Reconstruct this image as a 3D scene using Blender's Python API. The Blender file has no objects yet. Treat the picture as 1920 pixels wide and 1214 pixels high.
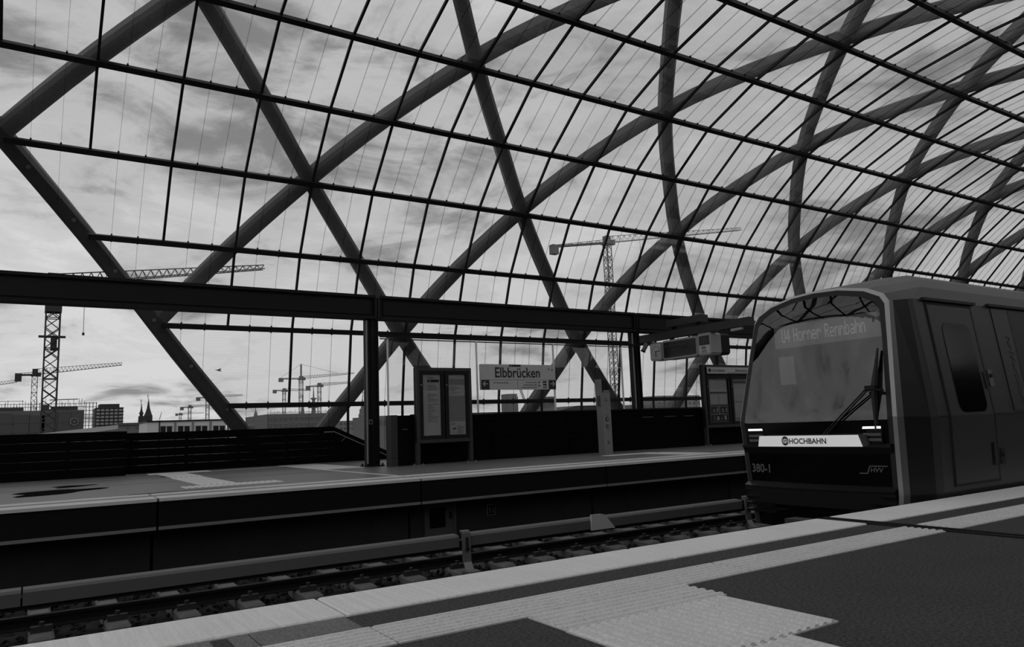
import bpy, math, random
from mathutils import Vector, Matrix

# ------------------------------------------------------------------ camera
S = bpy.context.scene
COL = S.collection
RIGHT = Vector((0.84035875, -0.54072129, -0.03765167))
DOWN = Vector((0.04281392, 0.13546500, -0.98985666))
FWD = Vector((0.54033706, 0.83022269, 0.13698960))
FPX, CX, CY = 1398.2765, 960.0, 607.0
CAMP = Vector((0.0, 0.0, 1.0))
camd = bpy.data.cameras.new('camera')
camd.sensor_width = 36.0
camd.sensor_fit = 'HORIZONTAL'
camd.lens = FPX / 1920.0 * 36.0
camd.clip_start = 0.05
camd.clip_end = 6000
cam = bpy.data.objects.new('camera', camd)
COL.objects.link(cam)
m = Matrix.Identity(4)
for i in range(3):
    m[i][0] = RIGHT[i]; m[i][1] = -DOWN[i]; m[i][2] = -FWD[i]; m[i][3] = CAMP[i]
cam.matrix_world = m
S.camera = cam


def at(px, py, Y):
    """point of the place seen at a photo pixel, at a measured distance Y across the tracks"""
    d = RIGHT * ((px - CX) / FPX) + DOWN * ((py - CY) / FPX) + FWD
    return CAMP + d * (Y / d.y)


def pix(P):
    q = Vector(P) - CAMP
    z = q.dot(FWD)
    if z < 0.2:
        return None
    return (CX + FPX * q.dot(RIGHT) / z, CY + FPX * q.dot(DOWN) / z)


# ------------------------------------------------------------------ sky
W = bpy.data.worlds.new('cloudy_sky')
S.world = W
W.use_nodes = True
nt = W.node_tree
nt.nodes.clear()


def nd(tree, typ, **kw):
    n = tree.nodes.new(typ)
    for k, v in kw.items():
        if k.startswith('i_'):
            n.inputs[k[2:].replace('_', ' ')].default_value = v
        else:
            setattr(n, k, v)
    return n


def mth(tree, op, a, b=None, c=None, clamp=False):
    n = tree.nodes.new('ShaderNodeMath')
    n.operation = op
    n.use_clamp = clamp
    for i, v in enumerate((a, b, c)):
        if v is None:
            continue
        if hasattr(v, 'links'):
            tree.links.new(v, n.inputs[i])
        else:
            n.inputs[i].default_value = v
    return n.outputs[0]


L = nt.links.new
tc = nd(nt, 'ShaderNodeTexCoord')
sp = nd(nt, 'ShaderNodeSeparateXYZ')
L(tc.outputs['Generated'], sp.inputs[0])
zc = mth(nt, 'MAXIMUM', sp.outputs['Z'], 0.0)
den = mth(nt, 'ADD', zc, 0.16)
u = mth(nt, 'DIVIDE', sp.outputs['X'], den)
v = mth(nt, 'DIVIDE', sp.outputs['Y'], den)
cb = nd(nt, 'ShaderNodeCombineXYZ')
L(u, cb.inputs[0]); L(v, cb.inputs[1]); cb.inputs[2].default_value = 3.7
n1 = nd(nt, 'ShaderNodeTexNoise', i_Scale=0.62, i_Detail=9.0, i_Roughness=0.56, i_Distortion=0.5)
n2 = nd(nt, 'ShaderNodeTexNoise', i_Scale=1.9, i_Detail=8.0, i_Roughness=0.6, i_Distortion=0.7)
L(cb.outputs[0], n1.inputs['Vector']); L(cb.outputs[0], n2.inputs['Vector'])
mp3 = nd(nt, 'ShaderNodeMapping')
mp3.inputs['Scale'].default_value = (1.0, 1.0, 2.6)
L(tc.outputs['Generated'], mp3.inputs[0])
n3 = nd(nt, 'ShaderNodeTexNoise', i_Scale=6.5, i_Detail=8.0, i_Roughness=0.6, i_Distortion=0.6)
L(mp3.outputs[0], n3.inputs['Vector'])
mixn = mth(nt, 'ADD', mth(nt, 'ADD', mth(nt, 'MULTIPLY', n1.outputs['Fac'], 0.42), mth(nt, 'MULTIPLY', n2.outputs['Fac'], 0.26)),
           mth(nt, 'MULTIPLY', n3.outputs['Fac'], 0.32))
ramp = nd(nt, 'ShaderNodeValToRGB')
cr = ramp.color_ramp
cr.interpolation = 'EASE'
cr.elements[0].position = 0.40; cr.elements[0].color = (0.25, 0.25, 0.25, 1)
cr.elements[1].position = 0.60; cr.elements[1].color = (0.84, 0.84, 0.84, 1)
e = cr.elements.new(0.49); e.color = (0.60, 0.60, 0.60, 1)
L(mixn, ramp.inputs[0])
# the overcast is lighter towards the horizon all the way round, and the ground side is dark
hz = mth(nt, 'POWER', mth(nt, 'SUBTRACT', 1.0, zc), 6.0)
gain = mth(nt, 'ADD', 0.94, mth(nt, 'MULTIPLY', hz, 0.20))
below = mth(nt, 'LESS_THAN', sp.outputs['Z'], -0.01)
gain2 = mth(nt, 'MULTIPLY', gain, mth(nt, 'SUBTRACT', 1.0, mth(nt, 'MULTIPLY', below, 0.85)))
bg = nd(nt, 'ShaderNodeBackground')
lum = mth(nt, 'MINIMUM', mth(nt, 'MULTIPLY', ramp.outputs[0], gain2), 0.67)
bg.inputs['Color'].default_value = (1, 1, 1, 1)
L(lum, bg.inputs['Strength'])
wo = nd(nt, 'ShaderNodeOutputWorld')
L(bg.outputs[0], wo.inputs[0])

S.view_settings.view_transform = 'Standard'
S.view_settings.look = 'None'
S.view_settings.exposure = 0.0
S.view_settings.gamma = 1.0
S.view_settings.use_curve_mapping = False

# ------------------------------------------------------------------ materials
MATS = {}


def mat(name, col, rough=0.6, metal=0.0, spec=0.5, vary=0.0, vscale=3.0, fine=0.0, fscale=120.0, bump=0.0, bscale=60.0,
        streak=None):
    if name in MATS:
        return MATS[name]
    M = bpy.data.materials.new(name)
    M.use_nodes = True
    t = M.node_tree
    b = t.nodes['Principled BSDF']
    b.inputs['Base Color'].default_value = (col, col, col, 1)
    b.inputs['Roughness'].default_value = rough
    b.inputs['Metallic'].default_value = metal
    b.inputs['Specular IOR Level'].default_value = spec
    if vary or fine or bump or streak:
        geo = nd(t, 'ShaderNodeNewGeometry')
        f = None
        if vary:
            n = nd(t, 'ShaderNodeTexNoise', i_Scale=vscale, i_Detail=6.0, i_Roughness=0.6)
            t.links.new(geo.outputs['Position'], n.inputs['Vector'])
            f = mth(t, 'ADD', 1.0 - vary, mth(t, 'MULTIPLY', n.outputs['Fac'], 2 * vary))
        if fine:
            n = nd(t, 'ShaderNodeTexNoise', i_Scale=fscale, i_Detail=3.0, i_Roughness=0.7)
            t.links.new(geo.outputs['Position'], n.inputs['Vector'])
            g = mth(t, 'MAXIMUM', mth(t, 'ADD', 1.0 - 4.5 * fine, mth(t, 'MULTIPLY', n.outputs['Fac'], 9.0 * fine)), 0.25)
            f = g if f is None else mth(t, 'MULTIPLY', f, g)
        if streak:
            mp = nd(t, 'ShaderNodeMapping')
            mp.inputs['Scale'].default_value = streak
            t.links.new(geo.outputs['Position'], mp.inputs[0])
            n = nd(t, 'ShaderNodeTexNoise', i_Scale=1.0, i_Detail=5.0, i_Roughness=0.65)
            t.links.new(mp.outputs[0], n.inputs['Vector'])
            g = mth(t, 'ADD', 0.78, mth(t, 'MULTIPLY', n.outputs['Fac'], 0.44))
            f = g if f is None else mth(t, 'MULTIPLY', f, g)
        if f is not None:
            val = mth(t, 'MULTIPLY', f, col)
            cc = nd(t, 'ShaderNodeCombineColor')
            for i in range(3):
                t.links.new(val, cc.inputs[i])
            t.links.new(cc.outputs[0], b.inputs['Base Color'])
        if bump:
            n = nd(t, 'ShaderNodeTexNoise', i_Scale=bscale, i_Detail=4.0, i_Roughness=0.7)
            t.links.new(geo.outputs['Position'], n.inputs['Vector'])
            bp = nd(t, 'ShaderNodeBump', i_Strength=bump, i_Distance=0.02)
            t.links.new(n.outputs['Fac'], bp.inputs['Height'])
            t.links.new(bp.outputs[0], b.inputs['Normal'])
    MATS[name] = M
    return M


def emis(name, col, k=1.0):
    M = bpy.data.materials.new(name)
    M.use_nodes = True
    b = M.node_tree.nodes['Principled BSDF']
    b.inputs['Base Color'].default_value = (col * .5,) * 3 + (1,)
    b.inputs['Emission Color'].default_value = (1, 1, 1, 1)
    b.inputs['Emission Strength'].default_value = k
    MATS[name] = M
    return M


def glass(name, tint, gloss, frit=0.0, stripes=False, rough=0.0):
    M = bpy.data.materials.new(name)
    M.use_nodes = True
    t = M.node_tree
    t.nodes.clear()
    out = nd(t, 'ShaderNodeOutputMaterial')
    tr = nd(t, 'ShaderNodeBsdfTransparent')
    tr.inputs[0].default_value = (tint, tint, tint, 1)
    gl = nd(t, 'ShaderNodeBsdfGlossy')
    gl.inputs['Color'].default_value = (1, 1, 1, 1)
    gl.inputs['Roughness'].default_value = rough
    mx = nd(t, 'ShaderNodeMixShader')
    fr = nd(t, 'ShaderNodeFresnel', i_IOR=1.45)
    t.links.new(mth(t, 'MULTIPLY', fr.outputs[0], gloss), mx.inputs[0])
    t.links.new(tr.outputs[0], mx.inputs[1])
    t.links.new(gl.outputs[0], mx.inputs[2])
    last = mx.outputs[0]
    if frit:
        df = nd(t, 'ShaderNodeBsdfTranslucent')
        df.inputs[0].default_value = (.8, .8, .8, 1)
        m2 = nd(t, 'ShaderNodeMixShader')
        if stripes:
            geo = nd(t, 'ShaderNodeNewGeometry')
            s = nd(t, 'ShaderNodeSeparateXYZ')
            t.links.new(geo.outputs['Position'], s.inputs[0])
            w = mth(t, 'SINE', mth(t, 'MULTIPLY', mth(t, 'SUBTRACT', s.outputs['Z'], mth(t, 'MULTIPLY', s.outputs['Y'], 1.0)), 62.0))
            n = nd(t, 'ShaderNodeTexNoise', i_Scale=0.35, i_Detail=3.0)
            t.links.new(geo.outputs['Position'], n.inputs['Vector'])
            dirt = mth(t, 'MULTIPLY', n.outputs['Fac'], frit * 0.9)
            f = mth(t, 'ADD', mth(t, 'ADD', frit * 0.5, dirt), mth(t, 'MULTIPLY', mth(t, 'GREATER_THAN', w, 0.3), frit * 0.55))
            t.links.new(f, m2.inputs[0])
        else:
            m2.inputs[0].default_value = frit
        t.links.new(last, m2.inputs[1])
        t.links.new(df.outputs[0], m2.inputs[2])
        last = m2.outputs[0]
    t.links.new(last, out.inputs[0])
    MATS[name] = M
    return M


mat('asphalt', .062, .85, spec=.25, vary=.25, vscale=1.3, fine=.42, fscale=55, bump=.5, bscale=130)
mat('coping', .78, .75, spec=.3, vary=.10, vscale=1.5, fine=.10, fscale=90, streak=(26, .7, 1))
mat('tactile', .66, .7, spec=.3, vary=.12, vscale=2.5, fine=.10, fscale=60)
mat('infill', .17, .8, spec=.3, vary=.25, vscale=3, fine=.3, fscale=80)
mat('far_deck', .13, .45, spec=.4, vary=.22, vscale=.5, fine=.08, fscale=30)
mat('far_light', .6, .6, spec=.3, vary=.12, vscale=1.0)
mat('dark_gloss', .02, .08, spec=.5)
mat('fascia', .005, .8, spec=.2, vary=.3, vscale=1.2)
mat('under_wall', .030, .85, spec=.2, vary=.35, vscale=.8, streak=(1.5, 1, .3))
mat('lip', .18, .8, spec=.2, vary=.2, vscale=1.5)
mat('hatch', .07, .7)
mat('black', .003, .7, spec=.1)
mat('ballast', .032, .95, spec=.1, vary=.5, vscale=9)
mat('sleeper', .17, .85, spec=.2, vary=.25, vscale=5, fine=.1)
mat('rail_steel', .015, .6, spec=.3, vary=.3, vscale=6)
mat('rail_cover', .10, .55, spec=.4, vary=.12, vscale=1.5)
mat('galv', .22, .45, metal=.5, vary=.15, vscale=6)
mat('rib_steel', .050, .6, spec=.4, vary=.35, vscale=1.1, streak=(2, 2, .5))
mat('purlin_steel', .012, .55, spec=.35)
mat('dark_steel', .008, .55, spec=.25, vary=.2, vscale=3)
mat('mid_steel', .042, .5, spec=.3)
mat('board_black', .0035, .85, spec=.06, vary=.3, vscale=2)
mat('train_grey', .038, .38, spec=.5, vary=.08, vscale=1.2)
mat('train_light', .15, .32, metal=.3, spec=.5)
mat('frame_silver', .42, .3, metal=.4)
mat('train_dark', .012, .40, spec=.4, vary=.2, vscale=1.3)
mat('train_black', .003, .12, spec=.3)
mat('rubber', .006, .6)
mat('white_plate', .50, .4, spec=.4)
mat('letter_dark', .02, .6)
mat('letter_grey', .10, .5)
mat('letter_light', .45, .5)
mat('side_letter', .075, .5)
mat('sign_white', .52, .5, spec=.3)
mat('paper', .50, .6, spec=.3, vary=.1, vscale=3)
mat('paper_mid', .30, .6, spec=.3, vary=.1, vscale=4)
mat('sos_grey', .22, .4, spec=.4)
mat('display_frame', .32, .4)
mat('screen', .025, .2)
mat('ground', .05, .95, spec=.1, vary=.4, vscale=.02)
mat('crane', .045, .7, spec=.2)
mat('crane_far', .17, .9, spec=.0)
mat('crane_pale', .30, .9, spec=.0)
mat('net', .13, .9, spec=.1, vary=.35, vscale=.12, streak=(.5, .5, .12))
mat('net_fold', .09, .9, spec=.1)
mat('concrete_far', .10, .9, spec=.1, vary=.2, vscale=.1)
mat('brick_far', .11, .9, spec=.1, vary=.2, vscale=.2)
mat('container', .62, .6, spec=.3)
mat('pane_dark', .015, .2)
mat('pane_pale', .36, .3)
mat('roof_pale', .42, .7)
mat('spire', .045, .9, spec=.1)
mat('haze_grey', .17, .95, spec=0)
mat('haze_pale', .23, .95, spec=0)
mat('seat', .05, .7)
mat('cab', .02, .8)
emis('lamp_on', .9, 1.1)
emis('led', .5, .16)
emis('white_added_glow', .9, .36)  # glow added to lift the train's name bar, no lamp behind it
emis('led_panel', .1, .05)
glass('roof_glass', .955, .2, frit=.035, stripes=True)
glass('screen_glass', .94, .5)
glass('joint', .72, .0)
mat('glass_edge', .8, .3)


def cab_glass(name, refl, tint):
    M = bpy.data.materials.new(name)
    M.use_nodes = True
    t = M.node_tree
    t.nodes.clear()
    out = nd(t, 'ShaderNodeOutputMaterial')
    tr = nd(t, 'ShaderNodeBsdfTransparent')
    tr.inputs[0].default_value = (tint, tint, tint, 1)
    gl = nd(t, 'ShaderNodeBsdfGlossy')
    gl.inputs['Color'].default_value = (1, 1, 1, 1)
    gl.inputs['Roughness'].default_value = .015
    mx = nd(t, 'ShaderNodeMixShader')
    mx.inputs[0].default_value = refl
    t.links.new(tr.outputs[0], mx.inputs[1]); t.links.new(gl.outputs[0], mx.inputs[2])
    t.links.new(mx.outputs[0], out.inputs[0])
    MATS[name] = M


cab_glass('windscreen_glass', .10, .5)
cab_glass('poster_glass', .06, .9)

# ------------------------------------------------------------------ mesh helpers
ORG = {}


def link(o, parent):
    COL.objects.link(o)
    if parent is not None:
        o.parent = parent


def root_org(p):
    while p is not None:
        if p.name in ORG:
            return ORG[p.name]
        p = p.parent
    return Vector((0, 0, 0))


def tag(o, label=None, cat=None, group=None, kind=None):
    if label: o['label'] = label
    if cat: o['category'] = cat
    if group: o['group'] = group
    if kind: o['kind'] = kind
    return o


def thing(name, label, cat, loc, group=None, kind=None):
    o = bpy.data.objects.new(name, None)
    o.empty_display_size = .2
    o.location = loc
    COL.objects.link(o)
    ORG[o.name] = Vector(loc)
    return tag(o, label, cat, group, kind)


def setting(name, loc=(0, 0, 0), label=None):
    o = bpy.data.objects.new(name, None)
    o.location = loc
    COL.objects.link(o)
    ORG[o.name] = Vector(loc)
    o['kind'] = 'structure'
    if label: o['label'] = label
    return o


class MB:
    def __init__(s):
        s.v = []; s.f = []; s.sm = []

    def add(s, vs, fs, smooth=False):
        b = len(s.v)
        s.v += [Vector(x) for x in vs]
        s.f += [tuple(i + b for i in q) for q in fs]
        s.sm += [smooth] * len(fs)
        return s

    def box(s, x0, x1, y0, y1, z0, z1):
        vs = [(x, y, z) for z in (z0, z1) for y in (y0, y1) for x in (x0, x1)]
        return s.add(vs, [(0, 2, 3, 1), (4, 5, 7, 6), (0, 1, 5, 4), (2, 6, 7, 3), (0, 4, 6, 2), (1, 3, 7, 5)])

    def bbox(s, x0, x1, y0, y1, z0, z1, c=.01):
        """box with chamfered upright and top edges"""
        P = []
        for z, k in ((z0, 0), (z1 - c, 0), (z1, c)):
            for x, y in ((x0 + c + k, y0 + k), (x1 - c - k, y0 + k), (x1 - k, y0 + c + k), (x1 - k, y1 - c - k),
                         (x1 - c - k, y1 - k), (x0 + c + k, y1 - k), (x0 + k, y1 - c - k), (x0 + k, y0 + c + k)):
                P.append((x, y, z))
        F = [tuple(range(7, -1, -1)), tuple(range(16, 24))]
        for r in (0, 8):
            for i in range(8):
                j = (i + 1) % 8
                F.append((r + i, r + j, r + 8 + j, r + 8 + i))
        return s.add(P, F)

    def beam(s, a, b, w, h=None, up=(0, 0, 1)):
        a = Vector(a); b = Vector(b); h = h or w
        t = (b - a)
        if t.length < 1e-6:
            return s
        t.normalize()
        up = Vector(up)
        if abs(t.dot(up)) > .98:
            up = Vector((1, 0, 0))
        x = t.cross(up).normalized(); y = x.cross(t).normalized()
        vs = []
        for p in (a, b):
            for i, j in ((-1, -1), (1, -1), (1, 1), (-1, 1)):
                vs.append(p + x * (i * w / 2) + y * (j * h / 2))
        return s.add(vs, [(0, 3, 2, 1), (4, 5, 6, 7), (0, 1, 5, 4), (1, 2, 6, 5), (2, 3, 7, 6), (3, 0, 4, 7)])

    def tube(s, pts, r, n=8, rs=None, cap=True):
        pts = [Vector(p) for p in pts]
        rings = []
        for i, p in enumerate(pts):
            t = (pts[min(i + 1, len(pts) - 1)] - pts[max(i - 1, 0)]).normalized()
            up = Vector((0, 0, 1)) if abs(t.z) < .95 else Vector((1, 0, 0))
            x = t.cross(up).normalized(); y = x.cross(t)
            rr = rs[i] if rs else r
            rings.append([p + x * (math.cos(a) * rr) + y * (math.sin(a) * rr) for a in [2 * math.pi * k / n for k in range(n)]])
        vs = [q for r_ in rings for q in r_]
        fs = []
        for i in range(len(rings) - 1):
            for k in range(n):
                k2 = (k + 1) % n
                fs.append((i * n + k, i * n + k2, (i + 1) * n + k2, (i + 1) * n + k))
        s.add(vs, fs, n > 6)
        if cap:
            s.add(rings[0], [tuple(range(n - 1, -1, -1))]); s.add(rings[-1], [tuple(range(n))])
        return s

    def prism(s, poly, d):
        """closed polygon (list of 3D points) pushed along vector d"""
        n = len(poly); d = Vector(d)
        vs = [Vector(p) for p in poly] + [Vector(p) + d for p in poly]
        fs = [tuple(range(n - 1, -1, -1)), tuple(range(n, 2 * n))]
        for i in range(n):
            j = (i + 1) % n
            fs.append((i, j, n + j, n + i))
        return s.add(vs, fs)

    def lathe(s, c, prof, n=16):
        c = Vector(c); vs = []; fs = []
        for r, z in prof:
            for k in range(n):
                a = 2 * math.pi * k / n
                vs.append(c + Vector((r * math.cos(a), r * math.sin(a), z)))
        for i in range(len(prof) - 1):
            for k in range(n):
                k2 = (k + 1) % n
                fs.append((i * n + k, i * n + k2, (i + 1) * n + k2, (i + 1) * n + k))
        s.add(vs, fs, True)
        m_ = len(prof)
        s.add([vs[k] for k in range(n)], [tuple(range(n - 1, -1, -1))])
        s.add([vs[(m_ - 1) * n + k] for k in range(n)], [tuple(range(n))])
        return s

    def grid(s, P, smooth=True, flip=False):
        r = len(P); c = len(P[0])
        vs = [q for row in P for q in row]
        fs = []
        for i in range(r - 1):
            for j in range(c - 1):
                q = (i * c + j, i * c + j + 1, (i + 1) * c + j + 1, (i + 1) * c + j)
                fs.append(q[::-1] if flip else q)
        return s.add(vs, fs, smooth)

    def mesh(s, name, material, org=Vector((0, 0, 0))):
        me = bpy.data.meshes.new(name)
        me.from_pydata([tuple(p - org) for p in s.v], [], s.f)
        me.polygons.foreach_set('use_smooth', s.sm)
        me.materials.append(MATS[material])
        me.update()
        return me

    def build(s, name, material, parent=None, kind=None, label=None, org=None):
        o_ = root_org(parent) if parent is not None else (Vector(org) if org is not None else Vector((0, 0, 0)))
        me = s.mesh(name, material, o_)
        o = bpy.data.objects.new(name, me)
        if parent is None and org is not None:
            o.location = org
        link(o, parent)
        if parent is None:
            ORG[o.name] = o_
        if kind: o['kind'] = kind
        if label: o['label'] = label
        return o


def inst(name, me, parent, loc):
    o = bpy.data.objects.new(name, me)
    link(o, parent)
    o.location = loc
    return o


def copy_tree(o, parent=None, delta=None):
    c = o.copy()
    COL.objects.link(c)
    c.parent = parent
    if delta is not None:
        c.location = c.location + Vector(delta)
    if o.name in ORG:
        ORG[c.name] = c.location.copy()
    for ch in list(o.children):
        copy_tree(ch, c)
    return c


FONT_CACHE = {}


def text(s, size, origin, xdir, ydir, material, parent, name='lettering', depth=.004, align='LEFT', kind=None, bold=0.0, squeeze=1.0):
    cu = bpy.data.curves.new('t', 'FONT')
    cu.body = s; cu.size = size; cu.extrude = 0.0; cu.align_x = align; cu.offset = bold
    cu.resolution_u = 3
    ob = bpy.data.objects.new('t', cu)
    COL.objects.link(ob)
    dg = bpy.context.evaluated_depsgraph_get()
    me = bpy.data.meshes.new_from_object(ob.evaluated_get(dg))
    bpy.data.objects.remove(ob); bpy.data.curves.remove(cu)
    x = Vector(xdir).normalized(); y = Vector(ydir).normalized(); z = x.cross(y)
    o = Vector(origin)
    b = MB()
    b.add([o + x * (q.co.x * squeeze) + y * q.co.y + z * depth for q in me.vertices], [tuple(p.vertices) for p in me.polygons])
    bpy.data.meshes.remove(me)
    return b.build(name, material, parent, kind=kind)


random.seed(5)

# ================================================================== THE SETTING
# ---------------------------------------------------------------- ground far below the viaduct
MB().box(-1500, 3500, -60, 3600, -9.2, -9.0).build('ground', 'ground', kind='structure')

XL, XR = -14.0, 62.0
# ---------------------------------------------------------------- near platform
near = setting('floor', (0, 0, 0))
b = MB(); b.box(XL, XR, -7.4, 4.10, -.35, 0.0); b.box(XL, XR, -7.4, 4.2, -1.45, -.35)
b.build('asphalt_deck', 'asphalt', near)
joints = [XL + .02] + [1.52 + 2.5 * i for i in range(-6, 2)] + [6.44]
joints2 = [6.62 + 2.5 * i for i in range(0, 22)]
segs = [(a, c) for J in (joints, joints2) for a, c in zip(J[:-1], J[1:])]
for a, c in segs:
    MB().bbox(a + .008, c - .008, 4.112, 4.64, -.22, .012, .008).build('coping_slab', 'coping', near)
    q = MB().box(a + .006, c - .006, 3.42, 3.785, -.05, .008)
    for k in range(6):
        y = 3.452 + k * .0605
        q.prism([(a + .012, y - .017, .008), (a + .012, y - .009, .017), (a + .012, y + .009, .017), (a + .012, y + .017, .008)],
                (c - a - .024, 0, 0))
    q.build('tactile_slab', 'tactile', near)
for a, c in ((-3.4, -.9), (-.88, .80), (.885, .985), (.992, 1.50)):
    MB().box(a, c, 3.80, 4.095, -.06, .004).build('infill_slab', 'infill', near)


def rib_plate(name, x0, x1, y0, y1, along, parent, material='tactile', z=0.0, pitch=.058):
    q = MB().box(x0, x1, y0, y1, z - .05, z + .008)
    if along == 'x':
        n = max(1, int((y1 - y0) / pitch)); d = (y1 - y0) / n
        for k in range(n):
            y = y0 + d * (k + .5)
            q.prism([(x0 + .006, y - .3 * d, z + .008), (x0 + .006, y - .16 * d, z + .017), (x0 + .006, y + .16 * d, z + .017), (x0 + .006, y + .3 * d, z + .008)],
                    (x1 - x0 - .012, 0, 0))
    else:
        n = max(1, int((x1 - x0) / pitch)); d = (x1 - x0) / n
        for k in range(n):
            x = x0 + d * (k + .5)
            q.prism([(x + .3 * d, y0 + .006, z + .008), (x + .16 * d, y0 + .006, z + .017), (x - .16 * d, y0 + .006, z + .017), (x - .3 * d, y0 + .006, z + .008)],
                    (0, y1 - y0 - .012, 0))
    return q.build(name, material, parent)


rib_plate('tactile_plate', 2.25, 3.39, 3.075, 3.412, 'x', near)
rib_plate('tactile_plate', 2.24, 3.345, 2.34, 3.068, 'y', near, pitch=.062)
rib_plate('tactile_plate', 2.24, 2.98, 1.30, 2.33, 'y', near, pitch=.062)
# drainage channel across the platform
g = MB()
g.box(6.452, 6.500, -6.5, 4.66, -.06, .012); g.box(6.565, 6.612, -6.5, 4.66, -.06, .012)
for k in range(72):
    g.box(6.5, 6.565, 4.55 - k * .09, 4.58 - k * .09, -.03, -.004)
g.build('drain_grating', 'dark_steel', near)
MB().box(6.50, 6.565, -6.5, 4.66, -.08, -.04).build('drain_trough', 'black', near)
# bracket that carries the drain pipe out beyond the edge
g = MB(); g.box(6.45, 6.62, 4.66, 5.02, -.10, -.02); g.box(6.48, 6.58, 4.9, 5.0, -.42, -.10)
g.build('drain_spout', 'mid_steel', near)

# boarded wall added behind the viewer, unseen, to darken surfaces facing the camera
wn = setting('added_shade_wall', (0, -7.6, 0))
for i in range(8):
    MB().box(XL, XR, -7.62, -7.5, i * .7 + .01, i * .7 + .69).build('board', 'board_black', wn)
MB().box(XL, XR, -7.75, -7.62, -1.4, 5.6).build('core', 'board_black', wn)

# ---------------------------------------------------------------- far platform
YE = 14.36
far = setting('floor.001', (0, 0, 0))
b = MB(); b.box(XL, XR, YE + .42, 27.2, -.42, 0.0); b.box(XL, XR, 15.3, 15.6, -1.45, -.42); b.box(XL, XR, YE + .06, YE + .42, -.05, 0.0)
b.build('deck', 'far_deck', far)
jj = [XL, -3.05, 1.95, 6.95, 11.95, 16.95, 21.95, 26.95, 36.95, 46.95, XR]
for a, c in zip(jj[:-1], jj[1:]):
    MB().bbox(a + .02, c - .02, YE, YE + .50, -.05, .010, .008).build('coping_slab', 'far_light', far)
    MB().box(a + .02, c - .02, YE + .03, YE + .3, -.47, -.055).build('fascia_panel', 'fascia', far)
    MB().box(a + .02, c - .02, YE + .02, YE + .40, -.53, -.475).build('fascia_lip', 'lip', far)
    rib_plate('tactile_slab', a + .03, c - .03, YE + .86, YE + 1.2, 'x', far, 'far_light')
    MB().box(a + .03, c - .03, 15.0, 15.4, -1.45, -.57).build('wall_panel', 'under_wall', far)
# guidance strips set into the far platform
rib_plate('tactile_plate', 3.18, 3.95, 17.3, 21.4, 'y', far, 'far_light', pitch=.12)
rib_plate('tactile_plate', 3.25, 4.02, 21.5, 24.2, 'y', far, 'far_light', pitch=.12)
rib_plate('tactile_plate', 2.75, 4.75, 16.5, 17.25, 'y', far, 'far_light', pitch=.12)
rib_plate('tactile_plate', 3.05, 4.75, 24.25, 24.9, 'x', far, 'far_light', pitch=.12)
MB().box(4.8, 8.2, 24.45, 24.62, -.02, .006).build('marking_strip', 'far_light', far)
MB().box(7.0, 8.25, 20.75, 25.2, -.02, .006).build('landing_slab', 'far_light', far)
MB().box(6.98, 7.10, 15.6, 20.7, -.02, .005).build('marking_strip', 'far_light', far)
rib_plate('tactile_plate', 14.9, 16.9, 17.75, 18.15, 'x', far, 'far_light', pitch=.12)
rib_plate('tactile_plate', 16.2, 17.1, 15.65, 17.7, 'y', far, 'far_light', pitch=.12)
for y in (19.8, 22.4):
    MB().box(XL, 9.0, y, y + .03, -.02, .002).build('deck_joint', 'black', far)
# dark glossy patches on the far platform
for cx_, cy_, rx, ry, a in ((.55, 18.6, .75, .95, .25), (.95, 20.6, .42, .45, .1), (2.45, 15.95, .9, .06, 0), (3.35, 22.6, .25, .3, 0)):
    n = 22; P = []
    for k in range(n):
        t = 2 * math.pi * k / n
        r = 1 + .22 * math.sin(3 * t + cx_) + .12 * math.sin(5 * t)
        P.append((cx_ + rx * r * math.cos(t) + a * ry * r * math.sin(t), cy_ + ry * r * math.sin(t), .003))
    MB().add([(cx_, cy_, .004)] + P, [(0, k + 1, (k + 1) % n + 1) for k in range(n)]).build('dark_patch', 'dark_gloss', far)

# little service hatch and number plate in the wall under the far platform
ht = thing('service_hatch', 'small grey metal service hatch in the wall under the far platform edge', 'hatch', (7.68, 14.98, -1.38))
g = MB()
for (x0, x1, z0, z1) in ((7.30, 7.36, -1.38, -.58), (8.0, 8.06, -1.38, -.58), (7.36, 8.0, -1.38, -1.33), (7.36, 8.0, -.63, -.58)):
    g.box(x0, x1, 14.94, 15.0, z0, z1)
g.build('frame', 'hatch', ht)
MB().box(7.36, 8.0, 14.965, 14.99, -1.33, -.63).build('leaf', 'hatch', ht)
MB().box(7.42, 7.80, 14.955, 14.966, -1.12, -.70).build('grille', 'black', ht)
MB().box(7.90, 7.95, 14.93, 14.966, -.95, -.80).build('handle', 'dark_steel', ht)
pl = thing('number_plate', 'small square plate numbered 51 on the wall below the far platform', 'sign', (8.99, 14.98, -.95))
g = MB(); g.box(8.88, 9.10, 14.97, 14.99, -.98, -.74); g.build('plate', 'lip', pl)
MB().box(8.895, 9.085, 14.965, 14.971, -.965, -.755).build('field', 'fascia', pl)
text('51', .17, (8.905, 14.963, -.92), (1, 0, 0), (0, 0, 1), 'lip', pl)

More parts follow.
